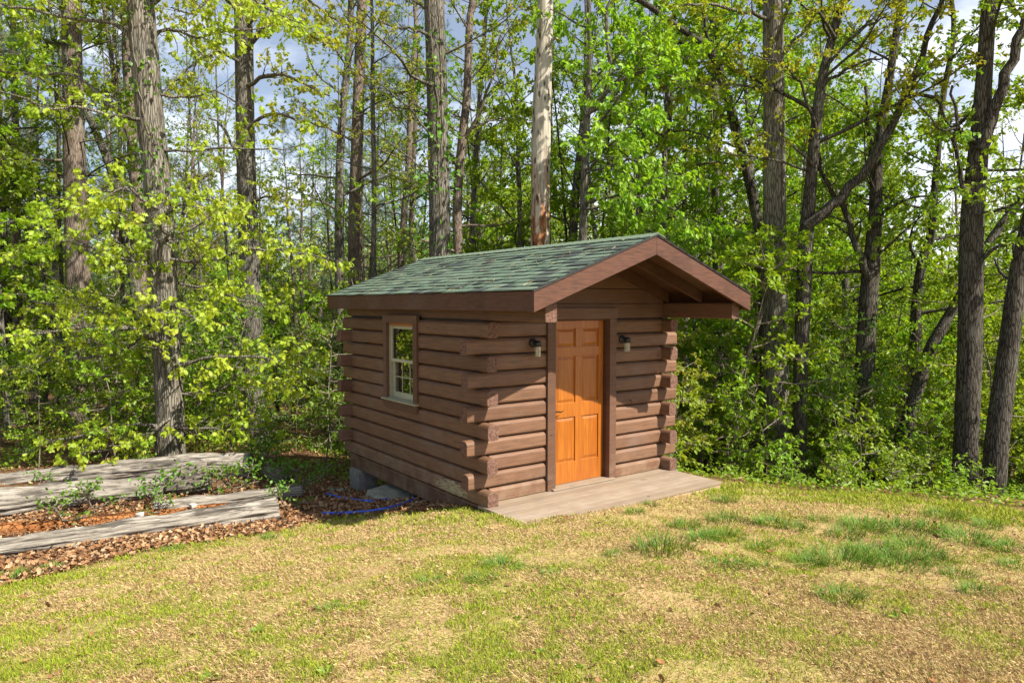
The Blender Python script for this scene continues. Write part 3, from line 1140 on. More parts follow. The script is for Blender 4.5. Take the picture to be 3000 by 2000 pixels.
def make_log(pts, rads, mat, label, seed=0, square=.0, crack=.022, cat='log', name='log', group=None):
    pts = [np.array(p, float) for p in pts]
    p0, p1 = pts[0], pts[-1]
    ex = Vector(tuple(p1 - p0)).normalized()
    ey = Vector((0, 0, 1)).cross(ex).normalized()
    ez = ex.cross(ey)
    L = np.linalg.norm(p1 - p0)
    m = 76
    nr = max(16, int(L / .028))
    loc = [((Vector(tuple(p - p0))).dot(ex), (Vector(tuple(p - p0))).dot(ey), (Vector(tuple(p - p0))).dot(ez)) for p in pts]
    sx = [l[0] for l in loc]
    V, F = [], []
    for i in range(nr + 1):
        s = L * i / nr
        cy = np.interp(s, sx, [l[1] for l in loc]) + .012 * mnoise.noise(Vector((s * 1.5, seed, 0)))
        cz = np.interp(s, sx, [l[2] for l in loc]) + .012 * mnoise.noise(Vector((s * 1.5, seed, 5)))
        r = np.interp(s, sx, rads) * (1 + .10 * mnoise.noise(Vector((s * 1.9, seed * 3.1, 1))))
        for k in range(m):
            th = 2 * math.pi * k / m
            a, b = math.cos(th), math.sin(th)
            sq = (abs(a) ** 4 + abs(b) ** 4) ** -.25
            rr = r * (1 + square * (sq - 1))
            tw = th + .12 * s
            n1 = mnoise.noise(Vector((s * .75, math.cos(tw) * 4.2 + seed, math.sin(tw) * 4.2)))
            n2 = mnoise.noise(Vector((s * 1.3, math.cos(tw) * 10 + seed, math.sin(tw) * 10)))
            n3 = mnoise.noise(Vector((s * 3, a * 2.2 + seed, b * 2.2 + 9)))
            d = -crack * 1.4 * max(0, 1 - abs(n1) * 4.5) - crack * .6 * max(0, 1 - abs(n2) * 4) + .24 * r * n3
            xx = s
            if i in (0, nr):
                xx += (.02 * mnoise.noise(Vector((a * 6, b * 6, seed + i))))
            V.append((xx, cy + (rr + d) * a, cz + (rr + d) * b))
    for i in range(nr):
        for k in range(m):
            F.append((i * m + k, i * m + (k + 1) % m, (i + 1) * m + (k + 1) % m, (i + 1) * m + k))
    # broken ends: an inner ring and a centre
    for base, sg in ((0, -1), (nr * m, 1)):
        n = len(V)
        ring = np.array(V[base:base + m])
        c = ring.mean(0)
        for f, dx in ((.6, -.012), (.12, .006)):
            for k in range(m):
                q = c + (ring[k] - c) * f
                V.append((q[0] + sg * (dx + .012 * mnoise.noise(Vector((q[1] * 30, q[2] * 30, seed)))), q[1], q[2]))
        for k in range(m):
            k2 = (k + 1) % m
            a, b = (base + k, base + k2), (n + k, n + k2)
            F.append((a[0], b[0], b[1], a[1]) if sg < 0 else (a[1], b[1], b[0], a[0]))
            a, b = (n + k, n + k2), (n + m + k, n + m + k2)
            F.append((a[0], b[0], b[1], a[1]) if sg < 0 else (a[1], b[1], b[0], a[0]))
        cc = len(V)
        V.append(tuple(np.array(V[n + m:n + 2 * m]).mean(0)))
        for k in range(0, m, 2):
            q = (n + m + k, n + m + (k + 1) % m, n + m + (k + 2) % m, cc)
            F.append(q if sg > 0 else q[::-1])
    me = mesh_arrays(name, V, np.array(F), mat, True)
    o = obj(name, me)
    from mathutils import Matrix
    o.matrix_world = Matrix(((ex.x, ey.x, ez.x, p0[0]), (ex.y, ey.y, ez.y, p0[1]), (ex.z, ey.z, ez.z, p0[2]), (0, 0, 0, 1)))
    tag(o, label, cat, group or 'old logs piled beside the lawn')
    return o


make_log([at(-170, 1284, 7.0), at(0, 1261, 7.35), at(300, 1221, 8.0), at(637, 1174, 8.75)], [.10, .115, .145, .165], MAT['log_grey'],
         'long silver grey log nearest the lawn with brown leaves along it', 1, .18)
make_log([at(352, 1170, 9.0), at(520, 1151, 9.4), at(694, 1127, 9.8)], [.12, .11, .10], MAT['log_grey'],
         'short pale cracked log just behind the right half of the front log', 2, .1, .018)
make_log([at(-120, 1240, 8.0), at(0, 1227, 8.2), at(240, 1206, 8.6), at(520, 1170, 9.3)], [.12, .13, .12, .10], MAT['log_rot'],
         'crumbling orange rotten log lying between the silver logs', 3, 0, .03)
make_log([at(-150, 1178, 8.6), at(0, 1158, 8.9), at(204, 1133, 9.4), at(372, 1120, 9.8)], [.21, .21, .19, .15], MAT['log_grey'],
         'thick grey log with dark cracks in the middle of the pile', 4, .1, .03)
make_log([at(252, 1142, 9.75), at(360, 1118, 9.95), at(480, 1098, 10.15)], [.15, .20, .225], MAT['log_dark'],
         'dark deeply furrowed log with a sawn end propped on top of the pile', 5, .1, .04)
make_log([at(-150, 1129, 10.5), at(0, 1112, 10.7), at(235, 1087, 11.0), at(440, 1066, 11.2), at(575, 1070, 11.3)], [.17, .17, .17, .18, .22], MAT['log_grey'],
         'long grey log at the back of the pile in front of the oak', 6, .2, .025)
make_log([at(612, 1082, 10.9), at(662, 1106, 10.6)], [.10, .125], MAT['log_dark'],
         'short grey chunk of log under green vines at the end of the pile', 7, .2, .03)

# ------------------------------------------------------------------ hose and scraps
hp = [(742, 1184), (770, 1184.5), (805, 1183), (845, 1180), (885, 1174), (925, 1163), (950, 1151), (946, 1143), (925, 1142), (897, 1150), (850, 1156), (790, 1149), (750, 1139)]
HP = [on_ground(*p) for p in hp]
from mathutils.geometry import interpolate_bezier
cu = np.array(HP)
cu[:, 2] += .036
tt = np.linspace(0, len(cu) - 1, 150)


def catmull(P, ts):
    P = np.asarray(P, float)
    Q = np.vstack([2 * P[0] - P[1], P, 2 * P[-1] - P[-2]])
    out = []
    for t in ts:
        i = min(int(t), len(P) - 2)
        f = t - i
        a, b, c, d = Q[i], Q[i + 1], Q[i + 2], Q[i + 3]
        out.append(.5 * (2 * b + (c - a) * f + (2 * a - 5 * b + 4 * c - d) * f * f + (3 * b - a - 3 * c + d) * f ** 3))
    return np.array(out)


def tube(P, R, m, ridge=0.0, seed=0):
    """one tapered tube along P; returns vertices and quads"""
    P = np.asarray(P, float)
    R = np.asarray(R, float)
    n = len(P)
    Tn = np.gradient(P, axis=0)
    Tn /= np.linalg.norm(Tn, axis=1)[:, None] + 1e-9
    ref = np.array([0.12, .99, 0.03]) if abs(Tn[0][2]) > .6 else np.array([.05, .08, 1.0])
    N = np.empty((n, 3))
    a = ref - Tn[0] * (ref @ Tn[0])
    N[0] = a / np.linalg.norm(a)
    for i in range(1, n):
        a = N[i - 1] - Tn[i] * (N[i - 1] @ Tn[i])
        N[i] = a / (np.linalg.norm(a) + 1e-9)
    B = np.cross(Tn, N)
    th = np.arange(m) * 2 * np.pi / m
    rr = R[:, None] * np.ones(m)[None]
    if ridge:
        g = np.random.default_rng(seed)
        ph = g.uniform(0, 6.28, 6)
        s = np.linspace(0, 1, n)[:, None]
        rr = rr * (1 + ridge * (np.sin(3 * th + ph[0] + 5 * s) * .5 + np.sin(7 * th + ph[1] + 2 * np.sin(9 * s + ph[2])) * .4 + np.sin(th * 2 + 14 * s + ph[3]) * .5 + .5 * np.sin(23 * s + ph[4] + th)))
    V = P[:, None] + rr[..., None] * (N[:, None] * np.cos(th)[None, :, None] + B[:, None] * np.sin(th)[None, :, None])
    i = np.arange(n - 1)[:, None] * m
    k = np.arange(m)[None]
    k2 = (k + 1) % m
    F = np.stack([i + k, i + k2, i + m + k2, i + m + k], -1).reshape(-1, 4)
    return V.reshape(-1, 3), F


hv, hf = tube(catmull(cu, tt), np.full(150, .017), 10)
tag(obj('hose', mesh_arrays('hose', hv, hf, MAT['hose'], True)), 'bright blue hose looping over brown leaves beside the cabin', 'hose')
p = on_ground(772, 1128)
o = block('plastic_scrap', (p[0], p[1], p[2] + .02), (.20, .12, .035), .4, MAT['scrap'], 'teal scrap of plastic on the leaves near the concrete pier', 'scrap', .03, 8)
for i, (x, y, w, lb) in enumerate([
        (318, 1200, .09, 'white stone chip on the orange rotten log'), (445, 1178, .10, 'white stone chip at the end of the short pale log')]):
    p = on_ground(x, y)
    dz = .10 if i < 2 else .005
    block('stone_chip', (p[0], p[1], p[2] + dz), (w, w * .7, w * .5), i, MAT['rock'], lb, 'stone', .03, i * 3)

# ------------------------------------------------------------------ leaves, general
def tmpl_levels(ys, xs, zs, fold=.12):
    V, F = [], []
    for y, x, z in zip(ys, xs, zs):
        V += [(-x, y, z + fold * x), (0, y, z), (x, y, z + fold * x)]
    for i in range(len(ys) - 1):
        a, b = i * 3, i * 3 + 3
        F += [(a, a + 1, b + 1, b), (a + 1, a + 2, b + 2, b + 1)]
    return np.array(V, float), np.array(F)


T_QUAD = (np.array([(0, 0, 0), (.30, .45, .07), (0, 1, -.08), (-.30, .45, .07)], float), np.array([(0, 1, 2, 3)]))
T_HEX = (np.array([(0, 0, 0), (.24, .30, .06), (.22, .68, .02), (0, 1, -.12), (-.22, .68, .02), (-.24, .30, .06)], float), np.array([(0, 1, 2, 3), (0, 3, 4, 5)]))
T_LANCE = tmpl_levels([0, .35, .7, 1], [.01, .19, .15, .006], [0, .0, -.05, -.14], .25)
T_OVATE = tmpl_levels([0, .12, .45, .75, 1], [.008, .01, .32, .20, .006], [0, .0, .02, -.03, -.13], .22)
T_LOBED = tmpl_levels([0, .15, .27, .37, .50, .60, .76, .85, 1.0], [.008, .05, .25, .10, .36, .13, .34, .14, .05], [0, .01, .02, .02, .01, -.01, -.05, -.09, -.17], .18)
T_DEAD = tmpl_levels([0, .25, .45, .6, .8, 1], [.02, .26, .16, .33, .18, .03], [.16, .05, .0, .02, .10, .25], .5)
T_NEEDLE = (np.array([(-.016, 0, 0), (.016, 0, 0), (.006, 1, -.06), (-.006, 1, -.06)], float), np.array([(0, 1, 2, 3)]))


def unit(a):
    return a / (np.linalg.norm(a, axis=-1, keepdims=True) + 1e-9)


def leaf_arrays(P, A, S, T, g, up=.8):
    """leaves with bases P, axes A, sizes S, template T -> vertices, quads"""
    V0_, F0 = T
    n = len(P)
    A = unit(A)
    N = g.normal(size=(n, 3)) * .75
    N[:, 2] += up
    s = unit(np.cross(A, N))
    nn = np.cross(s, A)
    V = P[:, None] + S[:, None, None] * (V0_[None, :, 0:1] * s[:, None] + V0_[None, :, 1:2] * A[:, None] + V0_[None, :, 2:3] * nn[:, None])
    k = len(V0_)
    F = (F0[None] + (np.arange(n) * k)[:, None, None]).reshape(-1, F0.shape[1])
    return V.reshape(-1, 3), F


# ------------------------------------------------------------------ fallen leaves
g = np.random.default_rng(11)


def litter(n, x0, x1, y0, y1):
    x = g.uniform(x0, x1, n)
    y = g.uniform(y0, y1, n)
    return x, y


xs, ys = litter(52000, -8.5, .2, 5.0, 12.5)
la = lawn_amount(xs, ys)
u_, v_ = to_cab(xs, ys)
yl = np.interp(xs, LAWN_L[:, 0], LAWN_L[:, 1])
keep = (la < g.uniform(.1, .9, len(xs))) & ~((u_ > .5) & (v_ > 0)) & ((ys - yl) < 3.0 + 1.2 * g.random(len(xs))) & ~((u_ > -.02) & (v_ < .1))
xs, ys = xs[keep], ys[keep]
xs2, ys2 = litter(26000, -14, 14, 7, 26)
keep = lawn_amount(xs2, ys2) < .3
u_, v_ = to_cab(xs2, ys2)
keep &= ~((u_ > -.1) & (u_ < 3.3) & (v_ > -1.2) & (v_ < 3.8))
xs2, ys2 = xs2[keep], ys2[keep]
xs3, ys3 = litter(4200, -6, 7, 3, 9.5)
keep = (lawn_amount(xs3, ys3) > .5) & ~in_porch(xs3, ys3) & (fbm(xs3, ys3, .9, 8) > .45)
xs3, ys3 = xs3[keep], ys3[keep]
lx, ly = np.r_[xs, xs2, xs3], np.r_[ys, ys2, ys3]
lz = H(lx, ly) + g.uniform(.0, .035, len(lx))
lz[len(xs) + len(xs2):] -= .012
A = g.normal(size=(len(lx), 3))
A[:, 2] *= .35
S = g.uniform(.035, .08, len(lx))
S[len(xs) + len(xs2):] *= g.uniform(.35, .85, len(xs3))
V, F = leaf_arrays(np.c_[lx, ly, lz], A, S, T_DEAD, g, 1.0)
pal = np.array([(.34, .19, .095), (.25, .125, .06), (.42, .27, .15), (.17, .095, .055), (.48, .33, .20), (.30, .15, .07)])
tc_ = pal[g.integers(0, len(pal), len(lx))] * g.uniform(.8, 1.15, (len(lx), 1))
tag(obj('fallen_leaves', mesh_arrays('fallen_leaves', V, F, MAT['litter'], False, np.repeat(tc_, len(T_DEAD[0]), 0))), 'brown fallen oak leaves covering the ground around the logs', 'fallen leaves', kind='stuff')

# ------------------------------------------------------------------ lawn
g = np.random.default_rng(5)
NB = 620000
yy = 2.5 * (10.6 / 2.5) ** g.random(NB)
xx = g.uniform(-1, 1, NB) * (.80 * yy + 1.0)
la = lawn_amount(xx, yy)
keep = (la > g.uniform(.15, .85, NB)) & ~in_porch(xx, yy)
xx, yy, la = xx[keep], yy[keep], la[keep]
n = len(xx)
patch = .34 * fbm(xx, yy, .8, 1) + .30 * fbm(xx, yy, 3.3, 2) + .36 * fbm(xx, yy, 9.0, 3)
bare = fbm(xx, yy, 1.9, 14)
yl = np.interp(xx, LAWN_L[:, 0], LAWN_L[:, 1])
yr = np.interp(xx, LAWN_R[:, 0], LAWN_R[:, 1])
edge = np.where(xx < 0, yl - yy, np.where(xx > 2.2, yr - yy, 9))
rim = np.clip(1 - edge / .9, 0, 1)
pg = np.clip((patch - .50) * 4.6 + .35 + .10 * np.clip(xx / 5, -1, 1) + .45 * rim, .06, .95)
isg = g.random(n) < pg
thin = (bare > .60) & (g.random(n) < .65)
keep = ~thin
xx, yy, isg, rim, patch = xx[keep], yy[keep], isg[keep], rim[keep], patch[keep]
n = len(xx)
hgt = np.where(isg, g.uniform(.012, .034, n), g.uniform(.015, .045, n)) * (1 + np.where(isg, (1.2 + .5 * (xx > 1.5)) * rim * g.random(n), 0))
tilt = np.where(isg, g.uniform(.15, 1.1, n), np.where(g.random(n) < .7, g.uniform(1.1, 1.52, n), g.uniform(.2, 1.1, n)))
azi = g.uniform(0, 2 * np.pi, n)
wid = np.where(isg, g.uniform(.0014, .0034, n), g.uniform(.0009, .0020, n)) * np.clip(yy / 5, .8, 1.6)
zz = H(xx, yy)
dx, dy = np.cos(azi), np.sin(azi)
B0 = np.c_[xx - dy * wid, yy + dx * wid, zz + .002]
B1 = np.c_[xx + dy * wid, yy - dx * wid, zz + .002]
TP = np.c_[xx + dx * hgt * np.sin(tilt), yy + dy * hgt * np.sin(tilt), zz + .006 + hgt * np.cos(tilt)]
MD = (B0 + B1) * .5 + (TP - .5 * (B0 + B1)) * .55 + np.c_[np.zeros(n), np.zeros(n), hgt * .12]
V = np.stack([B0, B1, MD + np.c_[dy * wid, -dx * wid, np.zeros(n)] * .8, TP], 1).reshape(-1, 3)
F = (np.arange(n)[:, None] * 4 + np.array([0, 1, 2, 3])[None])
pg_ = np.array([(.24, .31, .028), (.33, .38, .042), (.16, .24, .022), (.40, .41, .055), (.26, .32, .032)])
ps_ = np.array([(.55, .40, .20), (.42, .285, .135), (.62, .48, .27), (.25, .145, .065), (.48, .36, .165)])
tn = np.where(isg[:, None], pg_[g.integers(0, 5, n)], ps_[g.integers(0, 5, n)]) * g.uniform(.8, 1.2, (n, 1))
tag(obj('grass', mesh_arrays('grass', V, F, MAT['tint'], False, np.repeat(tn, 4, 0))), 'short patchy lawn of dry straw and yellow green grass', 'grass', kind='stuff')


def tuft_mesh(seed, nb, h, spread, lean):
    g = np.random.default_rng(seed)
    V, F = [], []
    for b in range(nb):
        a = g.uniform(0, 6.283)
        r = spread * math.sqrt(g.random())
        az = a + g.normal() * .7
        L = h * g.uniform(.5, 1.15)
        ln = lean * g.uniform(.4, 1.3)
        w = g.uniform(.0022, .004)
        p = np.array([r * math.cos(a), r * math.sin(a), -.015])
        d = np.array([math.cos(az), math.sin(az)])
        s = np.array([-d[1], d[0], 0]) * w
        n0 = len(V)
        for k, t in enumerate((0, .4, .75, 1)):
            out = L * ln * t ** 1.7
            q = p + np.array([d[0] * out, d[1] * out, L * (t - .42 * ln * t * t)])
            ww = (1, .85, .55, .08)[k]
            V += [q - s * ww, q + s * ww]
        F += [(n0 + 2 * k, n0 + 2 * k + 1, n0 + 2 * k + 3, n0 + 2 * k + 2) for k in range(3)]
    return mesh_arrays('grass_tuft', V, np.array(F), MAT['tuft'])


tufts = [tuft_mesh(1, 190, .135, .14, .9), tuft_mesh(2, 140, .11, .11, 1.0), tuft_mesh(3, 300, .145, .21, .9), tuft_mesh(4, 70, .09, .09, 1.0)]
# photo positions: (x, y, which, size)
TP_ = [(1671, 1198, 2, 1.0), (1770, 1203, 0, 1.1), (1575, 1211, 0, 1.0), (1460, 1178, 1, .9), (1497, 1160, 1, .8), (1663, 1153, 0, .9), (1522, 1262, 2, 1.1), (1418, 1275, 1, .8), (1612, 1240, 0, 1.0), (1660, 1236, 2, .9),
       (1836, 1215, 0, .9), (1880, 1195, 1, .9), (1945, 1232, 0, 1.1), (1985, 1212, 2, 1.0), (2060, 1220, 2, 1.2), (2130, 1215, 0, 1.1), (2170, 1188, 2, .9), (1930, 1290, 2, 1.2), (2000, 1275, 2, 1.0), (1860, 1296, 0, .9), (1700, 1300, 1, .9), (1640, 1300, 3, 1.1),
       (1755, 1305, 3, 1.0), (2100, 1265, 2, 1.1), (2150, 1290, 0, 1.0), (2060, 1300, 2, 1.1), (2220, 1240, 2, 1.0), (2270, 1210, 0, .9), (2310, 1260, 0, 1.0), (1935, 1375, 0, 1.0), (1150, 1301, 0, .9), (1105, 1332, 1, .9), (990, 1340, 3, 1.0), (760, 1402, 3, .9),
       (2200, 1320, 1, 1.0), (1205, 1310, 3, 1.0), (1265, 1322, 3, .9), (620, 1235, 1, .8), (395, 1262, 1, .8), (120, 1310, 1, .9), (32, 1330, 0, .9), (1740, 1260, 1, .9), (1800, 1250, 3, .9), (2330, 1300, 1, 1.0), (2240, 1360, 0, .8)]
for i, (x, y, k, s) in enumerate(TP_):
    p = on_ground(x, y)
    o = obj('grass_tuft', tufts[k])
    o.location = tuple(p)
    o.rotation_euler = (0, 0, i * 1.9)
    o.scale = (s, s, s * (.85 + .03 * (i % 7)))
    tag(o, 'dark green tuft of coarse grass standing above the dry lawn', 'grass tuft', 'coarse grass tufts on the lawn')


def weed_mesh(seed, nl, L, T):
    g = np.random.default_rng(seed)
    az = np.arange(nl) * 2.4 + g.normal(size=nl) * .3
    A = np.c_[np.cos(az), np.sin(az), g.uniform(.25, 1.1, nl)]
    V, F = leaf_arrays(np.c_[np.cos(az) * .01, np.sin(az) * .01, np.full(nl, .004)], A, L * g.uniform(.6, 1.1, nl), T, g, 2.0)
    return mesh_arrays('weed', V, F, MAT['bush_leaf'])


weeds = [weed_mesh(1, 9, .085, T_LANCE), weed_mesh(2, 15, .035, T_OVATE), weed_mesh(3, 14, .075, T_LANCE)]
for i, (x, y, k, s) in enumerate([(592, 1450, 0, 1), (612, 1465, 1, .9), (480, 1560, 0, 1.1), (750, 1548, 2, 1.2), (1190, 1420, 1, 1.1), (1205, 1432, 1, .8), (1330, 1420, 1, .9), (2060, 1420, 0, 1.2), (2085, 1410, 2, .9), (1510, 1418, 1, .8), (330, 1490, 1, .7),
                                  (1240, 1500, 1, 1.2), (1280, 1510, 1, 1.0), (1225, 1515, 1, 1.0), (1330, 1535, 1, 1.1), (1180, 1505, 1, .9), (190, 1380, 1, .8), (930, 1470, 1, .7)]):
    p = on_ground(x, y)
    o = obj('weed', weeds[k])
    o.location = tuple(p)
    o.rotation_euler = (0, 0, i * 1.3)
    o.scale = (s * .65, s * .65, s * .65)
    tag(o, 'small leafy green weed growing flat in the dry lawn', 'weed', 'leafy weeds in the lawn')

# ------------------------------------------------------------------ trees
def polyline(p, d, L, n, g, wig, up):
    """a wandering branch: points from p along d"""
    P = [np.array(p, float)]
    d = unit(np.array(d, float))
    for i in range(n):
        d = unit(d + g.normal(size=3) * wig + np.array([0, 0, up]))
        P.append(P[-1] + d * L / n)
    return np.array(P)


def sample(P, t):
    """point and direction at the fraction t of a polyline"""
    n = len(P) - 1
    f = min(max(t, 0), .9999) * n
    i = int(f)
    a = P[i] + (P[i + 1] - P[i]) * (f - i)
    return a, unit(P[i + 1] - P[i])


class Tree:
    def __init__(self, seed):
        self.g = np.random.default_rng(seed)
        self.V, self.F, self.n = [], [], 0
        self.LP, self.LA, self.LS = [], [], []

    def wood(self, P, R, m, ridge=0.0):
        v, f = tube(P, R, m, ridge, int(self.g.integers(1e6)))
        self.V.append(v)
        self.F.append(f + self.n)
        self.n += len(v)

    def twig_leaves(self, P, S):
        """leaves along one twig according to the style"""
        g = self.g
        st = S['style']
        if st == 'oak':                                        # drooping bunches at the twig tip
            k = int(g.integers(S['nl'][0], S['nl'][1] + 1))
            tip, d = sample(P, 1)
            b, _ = sample(P, .6)
            pos = np.where(g.random((k, 1)) < .65, tip, b) + g.normal(size=(k, 3)) * .015
            ax = .45 * d + unit(g.normal(size=(k, 3))) * .75 + np.array([0, 0, -.62])
        elif st == 'pine':
            k = int(g.integers(S['nl'][0], S['nl'][1] + 1))
            tt = g.uniform(.45, 1, k)
            pos = np.array([sample(P, t)[0] for t in tt])
            _, d = sample(P, .9)
            ax = .8 * d + unit(g.normal(size=(k, 3))) * .9 + np.array([0, 0, .15])
        elif st == 'hang':                                     # long leaflets hanging off the twig
            k = int(g.integers(S['nl'][0], S['nl'][1] + 1))
            tt = g.uniform(.3, 1, k)
            pos = np.array([sample(P, t)[0] for t in tt])
            _, d = sample(P, .9)
            ax = .5 * d + unit(g.normal(size=(k, 3))) * .6 + np.array([0, 0, -.5])
        else:                                                  # flat sprays
            k = int(g.integers(S['nl'][0], S['nl'][1] + 1))
            tt = g.uniform(.2, 1, k)
            pos = np.array([sample(P, t)[0] for t in tt])
            _, d = sample(P, .9)
            ax = .6 * d + unit(g.normal(size=(k, 3))) * .8 + np.array([0, 0, -.15])
        self.LP.append(pos)
        self.LA.append(ax)
        self.LS.append(g.uniform(*S['ls'], k))

    def branch(self, P, r0, S, lvl=1):
        """side shoots and leaves of a limb that already exists"""
        g = self.g
        L = np.linalg.norm(np.diff(P, axis=0), axis=1).sum()
        n2 = max(2, int(S['n2'] * L * g.uniform(.8, 1.2)))
        for i in range(n2):
            t = (i + g.random()) / n2
            t = S.get('bare', .22) + (1 - S.get('bare', .22)) * t
            p, d = sample(P, t)
            side = unit(np.cross(d, [0, 0, 1.0]) + 1e-6) * (1 if i % 2 else -1)
            dd = d * .65 + side * g.uniform(.5, 1.0) + np.array([0, 0, g.normal() * S.get('vz', .30) + .05])
            L2 = S['l2'] * g.uniform(.5, 1.2) * (1.15 - .6 * t)
            Q = polyline(p, dd, L2, 5, g, .16, S.get('up2', 0))
            r2 = max(.004, r0 * (1 - .75 * t) * .42)
            self.wood(Q, np.linspace(r2, .003, 6), 4)
            n3 = max(2, int(S['n3'] * L2 / S['l2'] + .5))
            for j in range(n3):
                t3 = (j + g.random()) / n3 * .8 + .2
                p3, d3 = sample(Q, t3)
                s3 = unit(np.cross(d3, g.normal(size=3)))
                T3 = polyline(p3, d3 * .7 + s3 * .8, S['l3'] * g.uniform(.5, 1.2), 2, g, .2, S.get('up3', 0))
                if S.get('twigs', True):
                    self.wood(T3, np.array([.0035, .0025, .0018]), 3)
                self.twig_leaves(T3, S)
            self.twig_leaves(Q[-3:], S)

    def limbs(self, P, R, S):
        """limbs round a trunk between two heights"""
        g = self.g
        zs = P[:, 2]
        z0, z1 = S['z']
        a = g.uniform(0, 6.28)
        for i in range(S['n1']):
            f = (i + g.random() * .8) / S['n1']
            z = z0 + (z1 - z0) * f
            k = np.interp(z, zs, np.arange(len(zs)) / (len(zs) - 1))
            p, d = sample(P, k)
            r = np.interp(z, zs, R)
            a += 2.4 + g.normal() * .35
            az = a
            if 'az' in S and g.random() < S.get('azp', .6):
                az = S['az'] + g.normal() * .7
            el = S['el'][0] + (S['el'][1] - S['el'][0]) * f + g.normal() * .12
            L1 = S['l1'] * g.uniform(.65, 1.15) * (1 - S.get('taper', .55) * f)
            d = np.array([math.cos(az) * math.cos(el), math.sin(az) * math.cos(el), math.sin(el)])
            Q = polyline(p, d, L1, 7, g, .11, S.get('up', .03))
            r1 = max(.012, min(r * .45, L1 * .014))
            self.wood(Q, np.linspace(r1, .006, 8), 6)
            self.branch(Q, r1, S)

    def build(self, name, loc, bark, leaf, T, label=None, cat='tree', group=None, up=.8, trunk_name='trunk', crown_name='crown'):
        root = empty(name, tuple(loc))
        tag(root, label, cat, group)
        o = np.asarray(loc, float)
        obj(trunk_name, mesh_arrays(trunk_name, np.vstack(self.V) - o, np.vstack(self.F), bark, True), root)
        if self.LP:
            V, F = leaf_arrays(np.vstack(self.LP) - o, np.vstack(self.LA), np.concatenate(self.LS), T, self.g, up)
            obj(crown_name, mesh_arrays(crown_name, V, F, leaf), root)
        return root


def trunk_from_px(pts, Y, height=None, dY=0.0, flare=1.3, bend=0.0, g=None):
    """photo points of a stem (x, y, width; bottom first, 2352 px wide) at the distance Y -> centreline and radii, rooted in the ground"""
    P, R = [], []
    n = len(pts)
    for i, (x, y, w) in enumerate(pts):
        yy_ = Y + dY * i / max(n - 1, 1)
        P.append(at(x, y, yy_))
        R.append(w * DISP * yy_ / FPX / 2)
    P = np.array(P)
    R = np.array(R)
    d0 = unit(P[1] - P[0])
    b = P[0].copy()
    gz = float(H(b[0], b[1]))
    if b[2] > gz - .1:
        k = (b[2] - gz + .25) / max(d0[2], .4)
        base = b - d0 * k * np.array([.5, .5, 1])
        base[2] = gz - .25
        mid = b + (base - b) * .72
        P = np.vstack([base, mid, P])
        R = np.r_[R[0] * flare * 1.12, R[0] * (1 + (flare - 1) * .35), R]
    if height and P[-1][2] < height:
        d1 = unit(P[-1] - P[-2])
        L = (height - P[-1][2]) / max(d1[2], .5)
        k = 5
        ext = [P[-1] + d1 * L * (i + 1) / k + (np.array([.06, -.05, 0]) * math.sin(i * 2.1) * L / k) for i in range(k)]
        rx = R[-1] * np.linspace(.88, .10, k)
        P = np.vstack([P, ext])
        R = np.r_[R, rx]
    m = max(14, int(np.linalg.norm(P[-1] - P[0]) / .22))
    dist = np.r_[0, np.cumsum(np.linalg.norm(np.diff(P, axis=0), axis=1))]
    ts = np.interp(np.linspace(0, dist[-1], m), dist, np.arange(len(P)))
    Q = catmull(P, ts)
    RR = np.interp(ts, np.arange(len(P)), R)
    return Q, RR


# styles of crown: limb counts are per tree, n2 per metre of limb, n3 per shoot
ST_OAK = dict(style='oak', n1=9, z=(7, 14), el=(.1, .8), l1=4.0, n2=5.0, l2=.85, n3=4, l3=.22, nl=(6, 9), ls=(.09, .15), bare=.25)
ST_HIC = dict(style='hang', n1=17, z=(3, 14), el=(.1, .8), l1=3.6, n2=5.2, l2=.95, n3=5, l3=.30, nl=(8, 12), ls=(.08, .145), bare=.22)
ST_OLI = dict(style='spray', n1=15, z=(4.5, 15), el=(.15, .9), l1=3.8, n2=5.2, l2=.9, n3=5, l3=.28, nl=(8, 12), ls=(.055, .095), bare=.22)
ST_MAP = dict(style='spray', n1=20, z=(1.5, 12), el=(.05, .8), l1=2.8, n2=4.8, l2=.9, n3=5, l3=.28, nl=(8, 12), ls=(.065, .115), bare=.2)
ST_SPR = dict(style='spray', n1=18, z=(3, 15), el=(.2, .95), l1=3.2, n2=4.4, l2=.85, n3=4, l3=.26, nl=(5, 9), ls=(.06, .105), bare=.25)
ST_PIN = dict(style='pine', n1=26, z=(5, 18), el=(.0, .35), l1=2.6, n2=4.4, l2=.8, n3=5, l3=.25, nl=(22, 32), ls=(.11, .17), bare=.3, twigs=False, up=.05)


